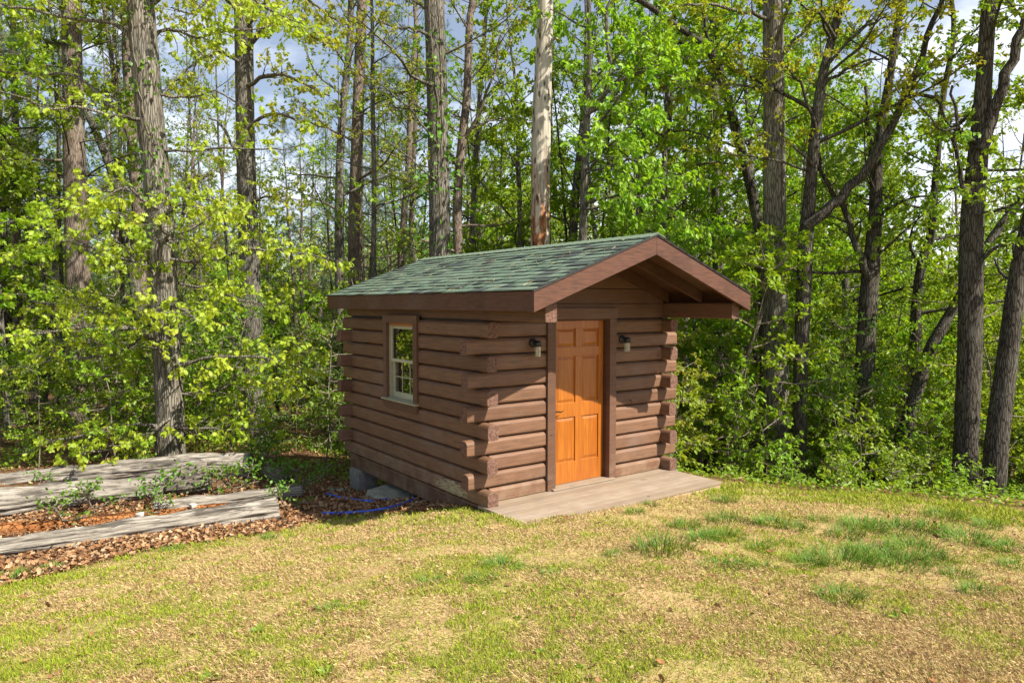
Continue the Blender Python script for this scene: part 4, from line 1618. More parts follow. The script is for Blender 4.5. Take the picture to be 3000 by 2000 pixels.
def named(seed, name, label, px, Y, height, S, bark, leaf, T, dY=0.0, extra=(), side=14, ridge=.035, up=.8, more=None, cat='tree', group=None, **kw):
    """a tree whose stem and limbs one can follow in the photo"""
    t = Tree(seed)
    P, R = trunk_from_px(px, Y, height, dY)
    t.wood(P, R, side, ridge)
    for lim in extra:
        pts, y0, y1, w0, w1 = lim[:5]
        SS = lim[5] if len(lim) > 5 else S
        Q = np.array([at(x, y, y0 + (y1 - y0) * i / max(len(pts) - 1, 1)) for i, (x, y) in enumerate(pts)])
        m = max(8, len(pts) * 3)
        Q = catmull(Q, np.linspace(0, len(Q) - 1, m))
        Q[1:] += t.g.normal(size=(m - 1, 3)) * .018
        k = DISP * Y / FPX / 2
        t.wood(Q, np.linspace(w0 * k, w1 * k, m), 8 if w0 > 8 else 6, .03)
        if SS:
            t.branch(Q, w0 * k, SS)
    if S and S.get('n1'):
        S2 = dict(S)
        S2.update(kw)
        zt = CAM_Z + .43 * Y + 1.3                                # limbs far above the frame are left out
        k_ = (min(S2['z'][1], zt) - S2['z'][0]) / (S2['z'][1] - S2['z'][0])
        S2['z'] = (S2['z'][0], max(S2['z'][0] + .5, min(S2['z'][1], zt)))
        S2['n1'] = max(3, int(S2['n1'] * max(k_, .15) + .99))
        t.limbs(P, R, S2)
    if more:
        more(t, P, R)
    return t.build(name, P[0], MAT[bark], MAT[leaf], T, label, cat, group, up), P, R


NO = dict(n1=0)
oakS = dict(ST_OAK, n2=7.2, l2=.72, n3=5, nl=(5, 8), ls=(.068, .12), bare=.12, vz=.28)
# the white oak in front on the left, with its low horizontal limbs
oak_limbs = [
    ([(380, 690), (395, 700), (430, 715), (450, 740)], 12.0, 10.6, 9, 3),
    ([(372, 560), (385, 545), (370, 520), (350, 515)], 12.0, 10.8, 9, 3),
    ([(368, 500), (420, 470), (470, 455), (510, 470)], 12.0, 11.0, 8, 3),
    ([(365, 480), (300, 440), (240, 440), (200, 470)], 12.0, 11.0, 8, 3),
    ([(390, 960), (320, 1010), (240, 1030), (170, 1040)], 12.0, 10.9, 8, 3),
    ([(378, 750), (260, 810), (130, 830), (0, 850)], 12.2, 12.3, 9, 3),
    ([(388, 985), (330, 972), (250, 985), (180, 1000), (120, 1012)], 12.1, 11.3, 10, 3),
    ([(392, 975), (440, 985), (520, 985), (610, 985)], 12.1, 11.6, 9, 3),
    ([(392, 865), (372, 800), (335, 765), (250, 752), (130, 760), (20, 775)], 12.0, 11.4, 17, 3),
    ([(398, 838), (470, 826), (560, 820), (640, 828), (700, 850)], 12.1, 11.5, 9, 3),
    ([(392, 905), (470, 905), (560, 880), (660, 880)], 12.2, 12.4, 8, 3),
    ([(385, 760), (300, 735), (190, 700), (60, 690)], 12.3, 12.8, 8, 3),
    ([(385, 700), (350, 620), (270, 590), (170, 560), (60, 560)], 12.1, 11.7, 11, 3),
    ([(378, 595), (470, 600), (560, 575), (650, 575), (735, 590)], 12.1, 11.6, 9, 3),
    ([(370, 545), (450, 520), (520, 490), (600, 500)], 12.3, 12.6, 8, 3),
    ([(362, 510), (280, 505), (180, 470), (90, 500)], 12.2, 12.0, 8, 3),
    ([(375, 640), (460, 660), (560, 690), (640, 700)], 12.3, 12.2, 7, 3),
    ([(345, 262), (300, 268), (245, 240), (170, 170), (80, 172), (-20, 160)], 12.2, 12.9, 11, 4, dict(oakS, n2=2.4)),
    ([(352, 268), (290, 272), (200, 250), (110, 245), (-10, 205)], 12.1, 11.5, 9, 3, dict(oakS, n2=2.2)),
    ([(338, 140), (270, 60), (170, 45), (60, 20), (-20, 5)], 12.2, 12.0, 11, 4, dict(oakS, n2=3.0)),
    ([(342, 90), (390, 70), (450, 85), (540, 70), (640, 60)], 12.3, 13.0, 9, 3),
    ([(350, 215), (430, 222), (500, 210), (580, 260)], 12.2, 12.4, 7, 3, dict(oakS, n2=2.6)),
    ([(362, 345), (440, 348), (540, 340), (640, 345), (700, 325)], 12.2, 11.9, 7, 2, dict(oakS, n2=2.4)),
    ([(372, 420), (300, 440), (220, 430), (130, 460)], 12.2, 12.6, 7, 2, dict(oakS, n2=3.2)),
    ([(330, 30), (260, -40), (150, -90), (40, -60)], 12.2, 11.8, 10, 3),
    ([(332, 20), (420, -30), (520, -20), (620, 20), (690, 60)], 12.2, 11.7, 10, 3),
]
oak, oakP, oakR = named(1, 'oak_tree', 'big pale barked oak with low yellow green limbs behind the log pile',
                        [(392, 1045, 66), (390, 950, 60), (385, 850, 60), (378, 700, 60), (372, 560, 61), (362, 420, 58), (346, 280, 57), (332, 120, 56), (322, 0, 55)], 12.2, 17,
                        dict(oakS, n1=6, z=(9.5, 15), l1=4.5), 'bark_oak', 'oak_leaf', T_LOBED, extra=oak_limbs, side=30, ridge=.03, up=.7)
# its neighbour with the bright crown at the top
named(2, 'oak_tree', 'grey trunked oak with bright leaf sprays between the pines and the front oak',
      [(580, 755, 46), (575, 650, 46), (570, 520, 44), (566, 380, 42), (562, 200, 40), (558, 0, 38)], 15.5, 17,
      dict(oakS, n1=6, z=(11, 16), l1=3.5), 'bark_grey', 'oak_leaf', T_LOBED, side=20, up=.7, extra=[
          ([(560, 120), (610, 60), (680, 60), (760, 110)], 15.4, 14.4, 12, 4),
          ([(562, 200), (630, 170), (690, 190), (755, 220)], 15.4, 14.3, 10, 3),
          ([(564, 300), (620, 260), (690, 280), (740, 290)], 15.4, 14.5, 9, 3),
          ([(566, 60), (640, -20), (720, 10), (790, 60)], 15.4, 14.6, 10, 3),
          ([(560, 40), (500, -10), (440, 30), (400, 20)], 15.4, 14.6, 10, 3),
          ([(562, 150), (500, 120), (440, 150), (400, 190)], 15.4, 14.8, 9, 3),
          ([(566, 470), (620, 450), (660, 470)], 15.4, 14.8, 6, 3),
          ([(564, 420), (520, 300), (480, 270)], 15.4, 15.0, 9, 4, dict(oakS, n2=1.6)),
      ])
# pines on the left
named(3, 'pine_tree', 'tall straight pine with ivy on its trunk behind the front oak',
      [(182, 700, 50), (178, 560, 48), (172, 420, 46), (168, 220, 42), (164, 0, 40)], 17.5, 20, dict(ST_PIN, n1=30, z=(5.5, 19), l1=3.0), 'bark_pine', 'needle', T_NEEDLE, side=18)
named(4, 'pine_tree', 'slim mottled pine at the far left edge of the woods',
      [(42, 735, 18), (38, 560, 17), (36, 400, 16), (34, 200, 14), (30, 60, 12)], 19, 16, dict(ST_PIN, n1=30, z=(3.5, 15), l1=3.0), 'bark_pine', 'needle', T_NEEDLE, side=12)
named(5, 'tree', 'dark trunk cut off by the far left edge of the photo', [(14, 730, 26), (6, 600, 24), (0, 450, 22), (-12, 250, 20)], 18, 15, dict(ST_PIN, n1=24, z=(4.5, 15), l1=3.0), 'bark_shaded', 'needle', T_NEEDLE, side=12)
named(6, 'dead_tree', 'leaning bare grey trunk crossing behind the ivy covered pine', [(290, 520, 22), (268, 430, 20), (240, 350, 18), (205, 270, 15), (190, 240, 8)], 19, None, None, 'bark_grey', 'needle', T_NEEDLE, side=10)
named(7, 'forked_tree', 'pinkish forked trunk half hidden behind the front oak', [(322, 620, 26), (316, 470, 26), (306, 360, 25), (302, 260, 20), (290, 120, 18), (292, 0, 15)], 19.5, 16,
      dict(ST_SPR, n1=13, z=(7, 15)), 'bark_pine', 'spring_leaf', T_HEX, side=12,
      extra=[([(306, 340), (280, 250), (262, 150), (240, 20), (225, -60)], 19.4, 19.2, 14, 7)])
# middle: slim trees and two big stems behind the roof
named(8, 'tree', 'slim dark trunk left of the pair behind the roof corner', [(780, 690, 20), (778, 560, 19), (780, 400, 18), (788, 250, 17), (803, 100, 15), (806, 0, 13)], 19, 16, dict(ST_SPR, n1=17, z=(3.5, 15)), 'bark_grey', 'spring_leaf', T_HEX, side=12)
named(9, 'tree', 'tall straight brown trunk left of the roof corner', [(816, 660, 33), (816, 500, 31), (820, 330, 28), (826, 150, 25), (832, 0, 22)], 20, 18, dict(ST_SPR, n1=18, z=(4.5, 16)), 'bark_pine', 'spring_leaf', T_HEX, side=14,
      extra=[([(820, 250), (850, 225), (930, 210), (1000, 190)], 20, 19, 8, 3)])
named(10, 'pine_tree', 'slender pine rising between the brown trunk and the vine covered trunk', [(920, 640, 17), (928, 500, 16), (938, 380, 15), (944, 240, 13)], 24, 15, dict(ST_PIN, n1=22, z=(5, 14), l1=2.8), 'bark_pine', 'needle', T_NEEDLE, side=10)
named(11, 'pine_tree', 'second slender pine beside the first with a reddish stem', [(945, 650, 14), (946, 500, 13), (952, 300, 12)], 27, 16, dict(ST_PIN, n1=20, z=(6, 15), l1=2.8), 'bark_pine', 'needle', T_NEEDLE, side=10)
big, bigP, bigR = named(12, 'tree', 'large furrowed trunk with green vines rising behind the roof ridge', [(1010, 600, 50), (1009, 450, 48), (1006, 300, 47), (1002, 150, 46), (996, 0, 44)], 15.5, 19,
                        dict(ST_SPR, n1=14, z=(6, 17), l1=3.4), 'bark_grey', 'spring_leaf', T_HEX, side=22,
                        extra=[([(1000, 95), (960, 70), (900, 60), (830, 20)], 15.4, 14.8, 9, 3), ([(1004, 330), (940, 250), (870, 190), (800, 160)], 15.3, 14.5, 6, 2), ([(1006, 420), (960, 380), (900, 330), (840, 300)], 15.3, 14.4, 6, 2)])
named(13, 'tree', 'slim curved trunk right of the vine covered trunk', [(1052, 590, 22), (1050, 480, 22), (1058, 350, 20), (1072, 220, 18), (1078, 60, 16), (1086, 0, 14)], 18, 17, dict(ST_SPR, n1=18, z=(3.5, 16)), 'bark_pine', 'spring_leaf', T_HEX, side=12,
      extra=[([(1060, 330), (1090, 280), (1130, 180), (1150, 80)], 18, 17.5, 9, 4)])
named(14, 'tree', 'thin pale trunk just left of the bare dead trunk', [(1082, 600, 12), (1088, 450, 12), (1096, 300, 11), (1110, 120, 9)], 21, 15, dict(ST_SPR, n1=19, z=(3, 14)), 'bark_grey', 'spring_leaf', T_HEX, side=10)
named(15, 'dead_tree', 'bare pale dead trunk with orange rot standing behind the roof', [(1240, 600, 44), (1240, 480, 43), (1243, 300, 42), (1248, 150, 38), (1252, 0, 35)], 15.2, 11, None, 'snag', 'needle', T_NEEDLE, side=24, ridge=.05,
      extra=[([(1256, 105), (1270, 92), (1278, 88)], 15.1, 14.8, 9, 4, None)])
# right of the dead trunk: hickories with hanging leaves
named(16, 'hickory_tree', 'slim hickory with hanging green leaves beside the bare dead trunk', [(1338, 590, 20), (1342, 450, 18), (1346, 320, 17), (1350, 240, 15), (1355, 120, 12), (1352, 0, 10)], 14.2, 13,
      dict(ST_HIC, n1=16, z=(3.4, 12.5), l1=3.0, az=-.5, azp=.75), 'bark_grey', 'hickory_leaf', T_HEX, side=12, up=.6,
      extra=[([(1346, 265), (1385, 225), (1400, 150), (1392, 60), (1410, -30)], 14.1, 13.7, 13, 6), ([(1346, 260), (1420, 190), (1500, 165), (1580, 190)], 14.1, 13.2, 10, 4), ([(1345, 400), (1400, 380), (1480, 370), (1560, 400)], 14.1, 13.0, 6, 3),
             ([(1343, 480), (1420, 470), (1500, 460), (1570, 500)], 14.1, 12.6, 6, 3)])
named(17, 'hickory_tree', 'hickory with a bowed trunk leaning away from the big grey trunk', [(1752, 640, 24), (1745, 540, 24), (1722, 420, 23), (1690, 300, 22), (1660, 180, 20), (1625, 110, 18), (1590, 85, 14)], 16, 13,
      dict(ST_HIC, n1=14, z=(5, 12), l1=3.2), 'bark_shaded', 'hickory_leaf', T_HEX, side=12, up=.6,
      extra=[([(1640, 130), (1570, 95), (1500, 110), (1440, 120)], 15.9, 15, 9, 3), ([(1672, 230), (1640, 150), (1620, 60), (1600, -20)], 15.9, 15.4, 12, 5), ([(1700, 340), (1640, 320), (1570, 300), (1500, 310)], 15.9, 14.6, 7, 3),
             ([(1745, 540), (1790, 470), (1830, 440)], 15.9, 15.2, 6, 3)])
named(18, 'tree', 'straight slim trunk with pale bark left of the bowed hickory', [(1650, 650, 26), (1648, 560, 25), (1645, 400, 22), (1642, 300, 20), (1640, 120, 17)], 17.5, 16, dict(ST_HIC, n1=20, z=(2.5, 15), l1=3.2), 'bark_grey', 'hickory_leaf', T_HEX, side=12, up=.6)
named(19, 'tree', 'dark slim trunk behind the roof peak', [(1528, 600, 22), (1526, 450, 20), (1532, 330, 18), (1540, 180, 14)], 19, 15, dict(ST_MAP, n1=22, z=(2.2, 14)), 'bark_shaded', 'maple_leaf', T_HEX, side=12)
# the big stems on the right
named(20, 'oak_tree', 'large straight grey trunk nearest the right end of the porch roof', [(1782, 1110, 64), (1782, 950, 58), (1781, 750, 53), (1780, 500, 49), (1778, 250, 46), (1774, 0, 44)], 14, 20,
      dict(ST_OLI, n1=14, z=(6, 18)), 'bark_oak', 'olive_leaf', T_HEX, side=24,
      extra=[([(1776, 50), (1720, 30), (1640, 15), (1560, 10)], 13.9, 13, 10, 4), ([(1782, 140), (1830, 90), (1870, 40)], 13.9, 13.4, 9, 4)])
named(21, 'oak_tree', 'forked tree whose long limb slants up to the right beside the large grey trunk', [(1836, 1110, 34), (1838, 900, 32), (1846, 680, 32), (1850, 560, 33), (1862, 420, 26), (1880, 240, 24), (1900, 130, 20), (1935, 0, 16)], 13.2, 13,
      dict(ST_OLI, n1=13, z=(4.4, 12), l1=3.2), 'bark_shaded', 'olive_leaf', T_HEX, side=16, ridge=.04,
      extra=[([(1850, 520), (1920, 465), (1990, 385), (2060, 270), (2095, 190), (2140, 60), (2180, -40)], 13.1, 12.5, 26, 9, dict(ST_OLI, bare=.45, n2=3.6)),
             ([(1875, 300), (1840, 200), (1800, 150), (1740, 130)], 13.1, 12.6, 8, 3), ([(1890, 200), (1960, 150), (2040, 130)], 13.1, 12.4, 9, 3), ([(1866, 380), (1820, 330), (1790, 300)], 13.1, 12.8, 7, 3),
             ([(2085, 215), (2150, 230), (2190, 300), (2230, 310)], 12.6, 12.2, 8, 3), ([(1920, 90), (1880, 30), (1830, 10)], 13.1, 12.5, 8, 3), ([(1900, 150), (1990, 60), (2060, 40)], 13.1, 12.5, 8, 3)])
named(22, 'tree', 'dark double stemmed tree forking at head height in the woods', [(1980, 1110, 50), (1984, 900, 44), (1992, 720, 40), (2000, 620, 38), (2010, 500, 28), (2016, 350, 24), (2040, 200, 18)], 13.8, 14,
      dict(ST_MAP, n1=18, z=(2.5, 13), l1=2.8), 'bark_shaded', 'maple_leaf', T_HEX, side=16,
      extra=[([(1995, 640), (1962, 560), (1945, 490), (1900, 420), (1880, 350)], 13.7, 13.6, 18, 8), ([(2005, 620), (2020, 480), (2000, 350), (1990, 200)], 13.7, 14.4, 20, 8), ([(2012, 500), (2080, 460), (2150, 450)], 13.7, 13.0, 8, 3)])
named(23, 'tree', 'twisting dark trunk leaning right beyond the double stemmed tree', [(2060, 1105, 34), (2085, 980, 34), (2100, 850, 28), (2105, 700, 22), (2118, 600, 20), (2138, 540, 19), (2150, 400, 15)], 14.6, 12, dict(ST_MAP, n1=18, z=(2.0, 11), l1=2.8), 'bark_shaded', 'maple_leaf', T_HEX, side=14)
named(24, 'oak_tree', 'large dark trunk that forks high up against the pale sky', [(2216, 1170, 58), (2220, 1000, 52), (2226, 800, 50), (2230, 600, 48), (2234, 480, 46), (2246, 350, 40), (2258, 200, 34), (2272, 0, 30)], 12, 15,
      dict(ST_MAP, n1=9, z=(5.5, 14), l1=2.6), 'bark_shaded', 'maple_leaf', T_HEX, side=22, ridge=.04,
      extra=[([(2250, 345), (2275, 290), (2300, 210), (2340, 90), (2375, 0), (2420, -120)], 11.9, 11.6, 30, 14, dict(ST_MAP, bare=.6, n2=2.2)), ([(2232, 480), (2212, 420), (2195, 340), (2192, 260), (2185, 200)], 11.9, 11.7, 13, 5, dict(ST_MAP, n2=1.8)),
             ([(2248, 330), (2200, 300), (2160, 300), (2100, 230)], 11.9, 11.5, 8, 3, dict(ST_MAP, n2=2.2)), ([(2228, 500), (2300, 480), (2370, 440)], 11.9, 11.2, 9, 4), ([(2225, 620), (2300, 560), (2380, 480)], 11.9, 11.3, 10, 4)])
named(25, 'tree', 'thick dark trunk leaning in from the right edge of the woods', [(2278, 1150, 52), (2290, 1000, 48), (2310, 850, 44), (2335, 650, 38), (2352, 560, 35), (2390, 400, 30), (2430, 200, 24)], 11.4, 13, dict(ST_MAP, n1=16, z=(2.5, 12), l1=2.8), 'bark_shaded', 'maple_leaf', T_HEX, side=20, ridge=.04)
named(26, 'tree', 'leaning trunk that passes behind the large dark forked trunk', [(2050, 1075, 36), (2085, 970, 32), (2130, 820, 28), (2165, 750, 25), (2200, 690, 22), (2270, 560, 20), (2352, 450, 18)], 13.4, None, None, 'bark_shaded', 'maple_leaf', T_HEX, side=14)
named(27, 'tree', 'thin pale trunk leaning right below the end of the porch roof', [(1690, 900, 10), (1712, 830, 11), (1735, 760, 11), (1755, 700, 10), (1770, 640, 8)], 15.5, None, None, 'bark_thin', 'maple_leaf', T_HEX, side=8)

# ------------------------------------------------------------------ woods behind: a few kinds, copied
def proto(seed, name, Hh, r, S, bark, leaf, T, up=.8, lean=.02, side=9):
    t = Tree(seed)
    P = polyline((0, 0, -.4), (t.g.normal() * lean, t.g.normal() * lean, 1), Hh, 16, t.g, .03, .05)
    R = np.interp(np.linspace(0, 1, len(P)), [0, .04, .5, 1], [r * 1.35, r, r * .62, .012])
    m = 40
    Q = catmull(P, np.linspace(0, len(P) - 1, m))
    t.wood(Q, np.interp(np.linspace(0, 1, m), np.linspace(0, 1, len(R)), R), side, .04)
    t.limbs(Q, np.interp(np.linspace(0, 1, m), np.linspace(0, 1, len(R)), R), S)
    return t.build(name, (0, 0, 0), MAT[bark], MAT[leaf], T, None, 'tree', None, up)


G_BACK = 'leafy trees filling the woods behind the cabin'
LB = 'leafy green tree deep in the woods'
BACK = {
    'maple': (proto(101, 'forest_tree', 15, .14, dict(ST_MAP, n1=34, z=(1.6, 14.5), l1=3.2, n2=4.8, n3=5, nl=(9, 14), ls=(.085, .145), twigs=False), 'bark_grey', 'wood_leaf', T_QUAD), LB, G_BACK),
    'maple2': (proto(102, 'forest_tree', 12, .11, dict(ST_MAP, n1=30, z=(1.0, 11.6), l1=3.0, n2=4.8, n3=5, nl=(9, 14), ls=(.08, .135), twigs=False), 'bark_shaded', 'maple_leaf', T_QUAD), LB, G_BACK),
    'spring': (proto(103, 'forest_tree', 16, .14, dict(ST_SPR, n1=34, z=(2.5, 15.5), l1=3.0, n2=4.6, n3=4, nl=(6, 10), ls=(.065, .11), twigs=False), 'bark_pine', 'spring_leaf', T_QUAD), LB, G_BACK),
    'olive': (proto(104, 'forest_tree', 16, .16, dict(ST_OLI, n1=34, z=(2.5, 15.5), l1=3.4, n2=4.6, n3=5, nl=(8, 12), ls=(.075, .13), twigs=False), 'bark_grey', 'wood_leaf', T_QUAD), LB, G_BACK),
    'pine': (proto(105, 'forest_pine', 15, .14, dict(ST_PIN, n1=36, z=(2.0, 14.8), l1=2.8, n2=3.8, n3=5, nl=(20, 28), ls=(.14, .22)), 'bark_pine', 'needle', T_NEEDLE), 'dark needled pine deep in the woods', 'pines in the woods behind the cabin'),
    'thin': (proto(106, 'slim_tree', 15, .075, dict(ST_SPR, n1=20, z=(3, 14.5), l1=1.7, n2=4.5, n3=4, nl=(5, 9), ls=(.06, .10), twigs=False), 'bark_grey', 'wood_leaf', T_QUAD, side=7), 'slim bare stemmed young tree among the bigger trunks', 'slim young trees in the woods'),
    'thin2': (proto(107, 'slim_tree', 13, .06, dict(ST_SPR, n1=16, z=(4, 12.5), l1=1.4, n2=4, n3=4, nl=(5, 8), ls=(.055, .09), twigs=False), 'bark_shaded', 'spring_leaf', T_QUAD, lean=.06, side=7), 'slim bare stemmed young tree among the bigger trunks', 'slim young trees in the woods'),
}
g = np.random.default_rng(21)


def footprint_ok(x, y):
    u, v = to_cab(x, y)
    return not (-1.2 < u < 4.0 and -2.5 < v < 5.0)


used = set()


def place_back(kind, x, y, s, zoff=-.1):
    root, label, group = BACK[kind]
    loc = (x, y, float(H(x, y)) + zoff)
    if kind not in used:
        used.add(kind)
        o = root
        o.location = loc
        o.rotation_euler = (0, 0, g.uniform(0, 6.28))
        o.scale = (s, s, s)
    else:
        o = copy_tree(root, loc, g.uniform(0, 6.28), s)
    tag(o, label, 'tree', group)


# rows of trees at growing distance; more conifers on the left, broadleaves on the right
spots = []
for row, (Y, n_) in enumerate(((17.5, 9), (21, 12), (25, 15), (30, 17), (36, 18), (44, 20))):
    for i in range(n_):
        a = -0.86 + 1.72 * (i + g.uniform(.15, .85)) / n_
        Yj = Y + g.uniform(-1.6, 1.6)
        x = a * Yj
        left = a < -.06
        if Y < 24 and -.66 < a < -.06 and g.random() < .8:      # sky shows between the stems above the logs
            continue
        if Y < 18 and a < .0 or a > .76:
            continue
        k = g.choice(['pine', 'spring', 'maple', 'olive'], p=[.36, .34, .2, .10]) if left else g.choice(['maple', 'maple2', 'olive', 'spring'], p=[.32, .22, .32, .14])
        s = g.uniform(.8, 1.0) * (.72 + .014 * Yj) * (1.0 if a < .5 else .78) if not left else g.uniform(.58, .92) * (1 + .012 * (Yj - 20))
        spots.append((str(k), x, Yj, s))
for i in range(54):
    Yj = g.uniform(15, 31)
    spots.append((('thin', 'thin2')[i % 2], g.uniform(-.8, .8) * Yj, Yj, g.uniform(.75, 1.15)))
for a, Yj, s in ((-.72, 22, 1.0), (-.63, 25, 1.0), (-.56, 22.5, .85), (-.50, 27, .95), (-.68, 29, 1.15), (-.79, 25, 1.1), (-.36, 29, .75), (-.28, 31, .85), (-.22, 28, .8), (-.17, 33, .95), (-.42, 33, .8)):
    spots.append(('pine', a * Yj, Yj, s))
for k, x, Y, s in spots:
    if footprint_ok(x, Y):
        place_back(k, x, Y, s)
# off to the sides, where they shade the woods and are mirrored in the window
for k, x, y, s in (
                   ('maple', -12.0, 15.0, .9), ('olive', -13.5, 11.0, .9), ('maple2', -11.0, 18.0, 1.0)):
    place_back(k, x, y, s)


# ------------------------------------------------------------------ understory: saplings and bushes
def sapling(seed, Hh, S, leaf, T, bark='bark_thin', stems=1, up=1.4, name='sapling'):
    t = Tree(seed)
    for s in range(stems):
        a = t.g.uniform(0, 6.28)
        q = (.12 * math.cos(a) * (stems > 1), .12 * math.sin(a) * (stems > 1), -.1)
        P = polyline(q, (math.cos(a) * .35 * (stems > 1), math.sin(a) * .35 * (stems > 1), 1), Hh * t.g.uniform(.75, 1.05), 8, t.g, .09, .08)
        R = np.linspace(.006 + Hh * .0045, .004, len(P))
        t.wood(P, R, 6)
        t.limbs(P, R, S)
    return t.build(name, (0, 0, 0), MAT[bark], MAT[leaf], T, None, 'sapling', None, up)


SS = dict(style='spray', n1=13, z=(.25, 2.6), el=(.0, .45), l1=1.0, n2=7, l2=.40, n3=4, l3=.16, nl=(5, 9), ls=(.05, .095), bare=.1, vz=.12, twigs=False)
UND = [
    sapling(201, 2.8, dict(SS, z=(.5, 2.7)), 'maple_leaf', T_HEX),
    sapling(202, 2.2, dict(SS, z=(.2, 2.1), n1=13, l1=.9), 'bush_leaf', T_HEX, stems=2, name='bush'),
    sapling(203, 3.6, dict(SS, z=(.8, 3.5), n1=15, l1=1.3), 'spring_leaf', T_HEX),
    sapling(204, .75, dict(SS, z=(.15, .72), n1=8, l1=.28, l2=.14, n2=9, n3=2, nl=(3, 5), ls=(.05, .09)), 'bush_leaf', T_OVATE, name='seedling'),
    sapling(205, 4.6, dict(SS, z=(.8, 4.5), n1=19, l1=1.5, ls=(.055, .10)), 'wood_leaf', T_HEX),
    sapling(206, 2.4, dict(SS, z=(.4, 2.3), n1=12, l1=.9, style='hang', ls=(.07, .12), n3=3, nl=(4, 7)), 'hickory_leaf', T_HEX),
    sapling(207, 3.4, dict(SS, z=(.3, 3.3), n1=24, l1=1.0, el=(-.05, .25), n2=9, l2=.35, n3=4, nl=(8, 12), ls=(.028, .05)), 'fine_leaf', T_QUAD),
]
_SAP = ('slim green sapling in the understory of the woods', 'sapling', 'green saplings under the trees')
U_LAB = [_SAP, ('dense dark green bush under the trees', 'bush', 'dark green bushes in the woods'),
         ('thin sapling with pale spring leaves', 'sapling', 'pale leaved saplings under the trees'), ('knee high green seedling where the lawn meets the woods', 'seedling', 'seedlings along the edge of the woods'),
         _SAP, _SAP, ('dark fine leaved sapling with flat sprays under the trees', 'sapling', 'dark fine leaved saplings under the trees')]
u_used = set()


def place_und(k, x, y, s, label=None):
    loc = (x, y, float(H(x, y)) - .02)
    rz = g.uniform(0, 6.28)
    sc = (s * g.uniform(.9, 1.1), s * g.uniform(.9, 1.1), s * g.uniform(.85, 1.15))
    if k not in u_used:
        u_used.add(k)
        o = UND[k]
        o.location = loc
        o.rotation_euler = (0, 0, rz)
        o.scale = sc
    else:
        o = copy_tree(UND[k], loc, rz, sc)
    tag(o, label or U_LAB[k][0], U_LAB[k][1], U_LAB[k][2])


def und_zone(n, x0, x1, y0, y1, kinds, p, s0, s1, test=None):
    c = 0
    tries = 0
    while c < n and tries < n * 30:
        tries += 1
        x, y = g.uniform(x0, x1), g.uniform(y0, y1)
        if not footprint_ok(x, y) or float(lawn_amount(np.array([x]), np.array([y]))[0]) > .05:
            continue
        if test and not test(x, y):
            continue
        place_und(int(g.choice(kinds, p=p)), x, y, g.uniform(s0, s1))
        c += 1


# just past the lawn on the right
und_zone(30, 2.2, 9.5, 9.2, 12.5, [3], [1], .4, .85)
und_zone(10, 2.5, 10, 10.6, 12.8, [0, 2, 5], [.5, .2, .3], .5, .85)
und_zone(62, 2.5, 15, 13.2, 19, [0, 1, 2, 4, 5, 6], [.30, .08, .12, .28, .16, .06], .8, 1.3)
und_zone(60, 0, 20, 17, 27, [0, 2, 4, 5], [.25, .15, .45, .15], 1.0, 1.6)
und_zone(46, -14, -2.6, 13.2, 19, [0, 1, 2, 3, 5, 6], [.18, .10, .18, .08, .06, .40], .7, 1.15)
und_zone(44, -19, 0, 18, 27, [0, 2, 4, 6], [.2, .25, .2, .35], .9, 1.4)
und_zone(18, -9.5, -3.0, 11.4, 13.2, [3, 0], [.85, .15], .6, 1.0)

# low green plants on the forest floor
g = np.random.default_rng(55)
N = 60000
x = np.where(g.random(N) < .6, g.uniform(1.8, 14, N), g.uniform(-13, -2.2, N))
y = g.uniform(7.5, 20, N)
yr_ = np.interp(x, LAWN_R[:, 0], LAWN_R[:, 1])
keep = (lawn_amount(x, y) < .4) & (fbm(x, y, 1.1, 33) > np.where(y < yr_ + 1.6, .25, .45)) & ((x > 0) | (y > 11.2))
u_, v_ = to_cab(x, y)
keep &= ~((u_ > -.6) & (u_ < 3.3) & (v_ > -1.2) & (v_ < 4.2))
x, y = x[keep], y[keep]
P = np.c_[x, y, H(x, y) + .02 + .26 * g.random(len(x)) ** 2 * np.clip(fbm(x, y, 2.2, 12) * 2 - .4, .1, 1)]
V, F = leaf_arrays(P, g.normal(size=(len(x), 3)) * np.array([1, 1, .4]), g.uniform(.04, .09, len(x)), T_HEX, g, 1.3)
tag(obj('ground_cover', mesh_arrays('ground_cover', V, F, MAT['bush_leaf'])), 'low green plants covering the floor of the woods', 'ground cover', kind='stuff')

# ------------------------------------------------------------------ far woods as one mass
g = np.random.default_rng(77)
N = 480000
nclump = 1500
ca = g.uniform(-.95, .95, nclump)
cy = g.uniform(50, 66, nclump)
cx = ca * cy
gzc = H(cx, cy)
top = np.where(ca < -.05, 14.0, np.where(ca < .4, 20.0, 14.0)) * g.uniform(.6, 1.0, nclump)
cz = gzc + .5 + (top) * g.random(nclump) ** .8
idx = g.integers(0, nclump, N)
rr = g.normal(size=(N, 3)) * np.array([1.1, 1.1, .8])
P = np.c_[cx[idx], cy[idx], cz[idx]] + rr
V, F = leaf_arrays(P, g.normal(size=(N, 3)), g.uniform(.18, .32, N), T_QUAD, g, .6)
pal = np.array([(.28, .38, .035), (.22, .33, .03), (.33, .39, .05), (.16, .26, .03), (.36, .38, .08)])  # leaf colours yellowed so the distance looks sunlit
tc_ = pal[(idx * 7 % 5 + (g.random(N) < .25)) % 5] * g.uniform(.8, 1.2, (N, 1))
tag(obj('distant_woods', mesh_arrays('distant_woods', V, F, MAT['litter'], False, np.repeat(tc_, 4, 0))), 'mass of green woods far behind the nearer trees', 'woods', kind='stuff')

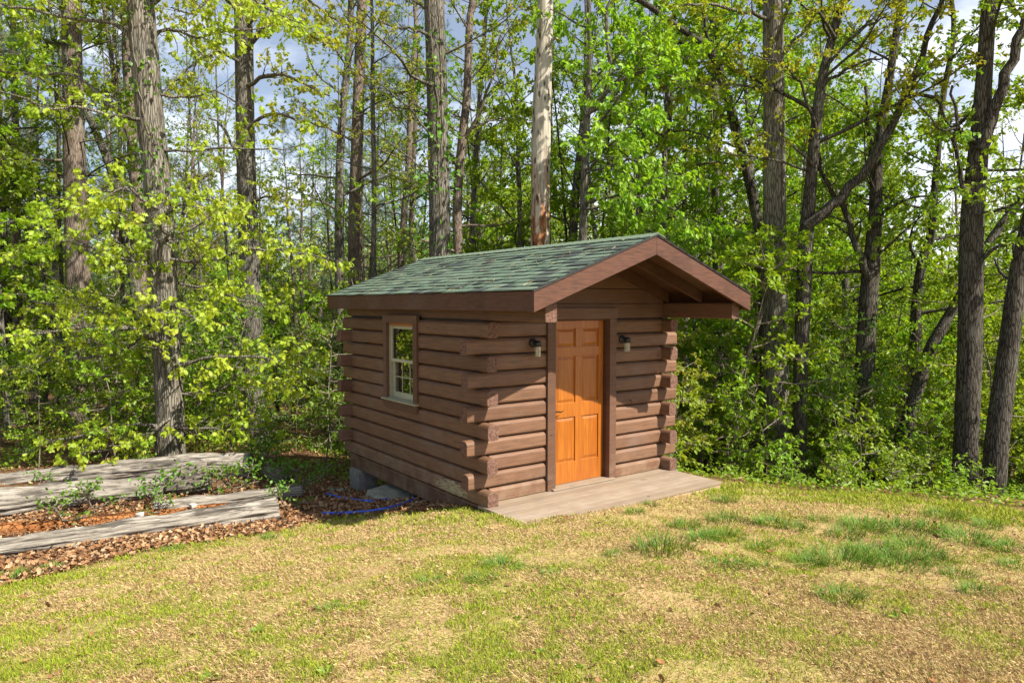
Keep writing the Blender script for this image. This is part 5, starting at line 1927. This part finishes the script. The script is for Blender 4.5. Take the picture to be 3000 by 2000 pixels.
# ------------------------------------------------------------------ vines on trunks
def vine(P, R, t0, t1, nleaf, name_label, seed, size=(.07, .13), spread=1.25):
    g = np.random.default_rng(seed)
    root_p = P[0]
    ts = np.linspace(t0, t1, 40)
    Vs, Fs, n = [], [], 0
    for s in range(2):
        ph = g.uniform(3.6, 5.6)
        pts = []
        for t in ts:
            p, d = sample(P, t)
            r = np.interp(t, np.linspace(0, 1, len(R)), R)
            ph += g.normal() * .12
            pts.append(p + np.array([math.cos(ph), math.sin(ph), 0]) * (r * 1.03))
        v, f = tube(np.array(pts), np.linspace(.013, .006, len(pts)), 5)
        Vs.append(v)
        Fs.append(f + n)
        n += len(v)
    LP, LA = [], []
    for i in range(nleaf):
        t = g.uniform(t0, t1)
        if smooth_noise(np.array([t * 37.0]), np.array([seed * 1.0]), 1.0, 3)[0] < .36:
            continue
        p, d = sample(P, t)
        r = np.interp(t, np.linspace(0, 1, len(R)), R)
        ph = g.uniform(2.9, 6.4)
        o_ = np.array([math.cos(ph), math.sin(ph), 0])
        LP.append(p + o_ * r * g.uniform(1.02, spread))
        LA.append(o_ * .7 + g.normal(size=3) * .5 + np.array([0, 0, -.5]))
    root = empty('climbing_vine', tuple(root_p))
    tag(root, name_label, 'vine')
    obj('stem', mesh_arrays('stem', np.vstack(Vs) - root_p, np.vstack(Fs), MAT['bark_thin'], True), root)
    V, F = leaf_arrays(np.array(LP) - root_p, np.array(LA), g.uniform(*size, len(LP)), T_OVATE, g, .4)
    obj('leaves', mesh_arrays('leaves', V, F, MAT['vine_leaf']), root)


vine(oakP, oakR, .20, .50, 420, 'green creeper climbing the trunk of the pale barked front oak', 3)
vine(bigP, bigR, .05, .62, 620, 'broad leaved vine climbing the large trunk behind the roof ridge', 5, (.10, .17), 1.9)

# low creeper sprigs in the gaps between the logs
sprig = sapling(301, .42, dict(SS, z=(.02, .36), n1=7, l1=.34, l2=.12, n2=9, n3=2, nl=(2, 4), ls=(.035, .065)), 'vine_leaf', T_OVATE, name='creeper_sprig')
g = np.random.default_rng(41)
for i, (x, y, dz) in enumerate([(222, 1172, .04), (352, 1158, .08), (362, 1180, .04), (424, 1130, .05), (628, 1085, .10), (600, 1072, .22), (640, 1112, .06), (660, 1160, .0), (580, 1065, .25), (560, 1110, .05),
                                (500, 1135, .05), (540, 1128, .05), (705, 1125, .0), (735, 1098, .0), (852, 1078, .0), (694, 1108, .0), (615, 1062, .2), (90, 1135, .1), (150, 1205, .05)]):
    p = on_ground(x, y + 8)
    s = g.uniform(.7, 1.15)
    loc = (p[0], p[1], p[2] + dz)
    if i == 0:
        o = sprig
        o.location = loc
        o.scale = (s, s, s)
    else:
        o = copy_tree(sprig, loc, i * 1.7, s)
    tag(o, 'small sprig of green creeper growing among the grey logs', 'creeper', 'creeper sprigs round the logs')
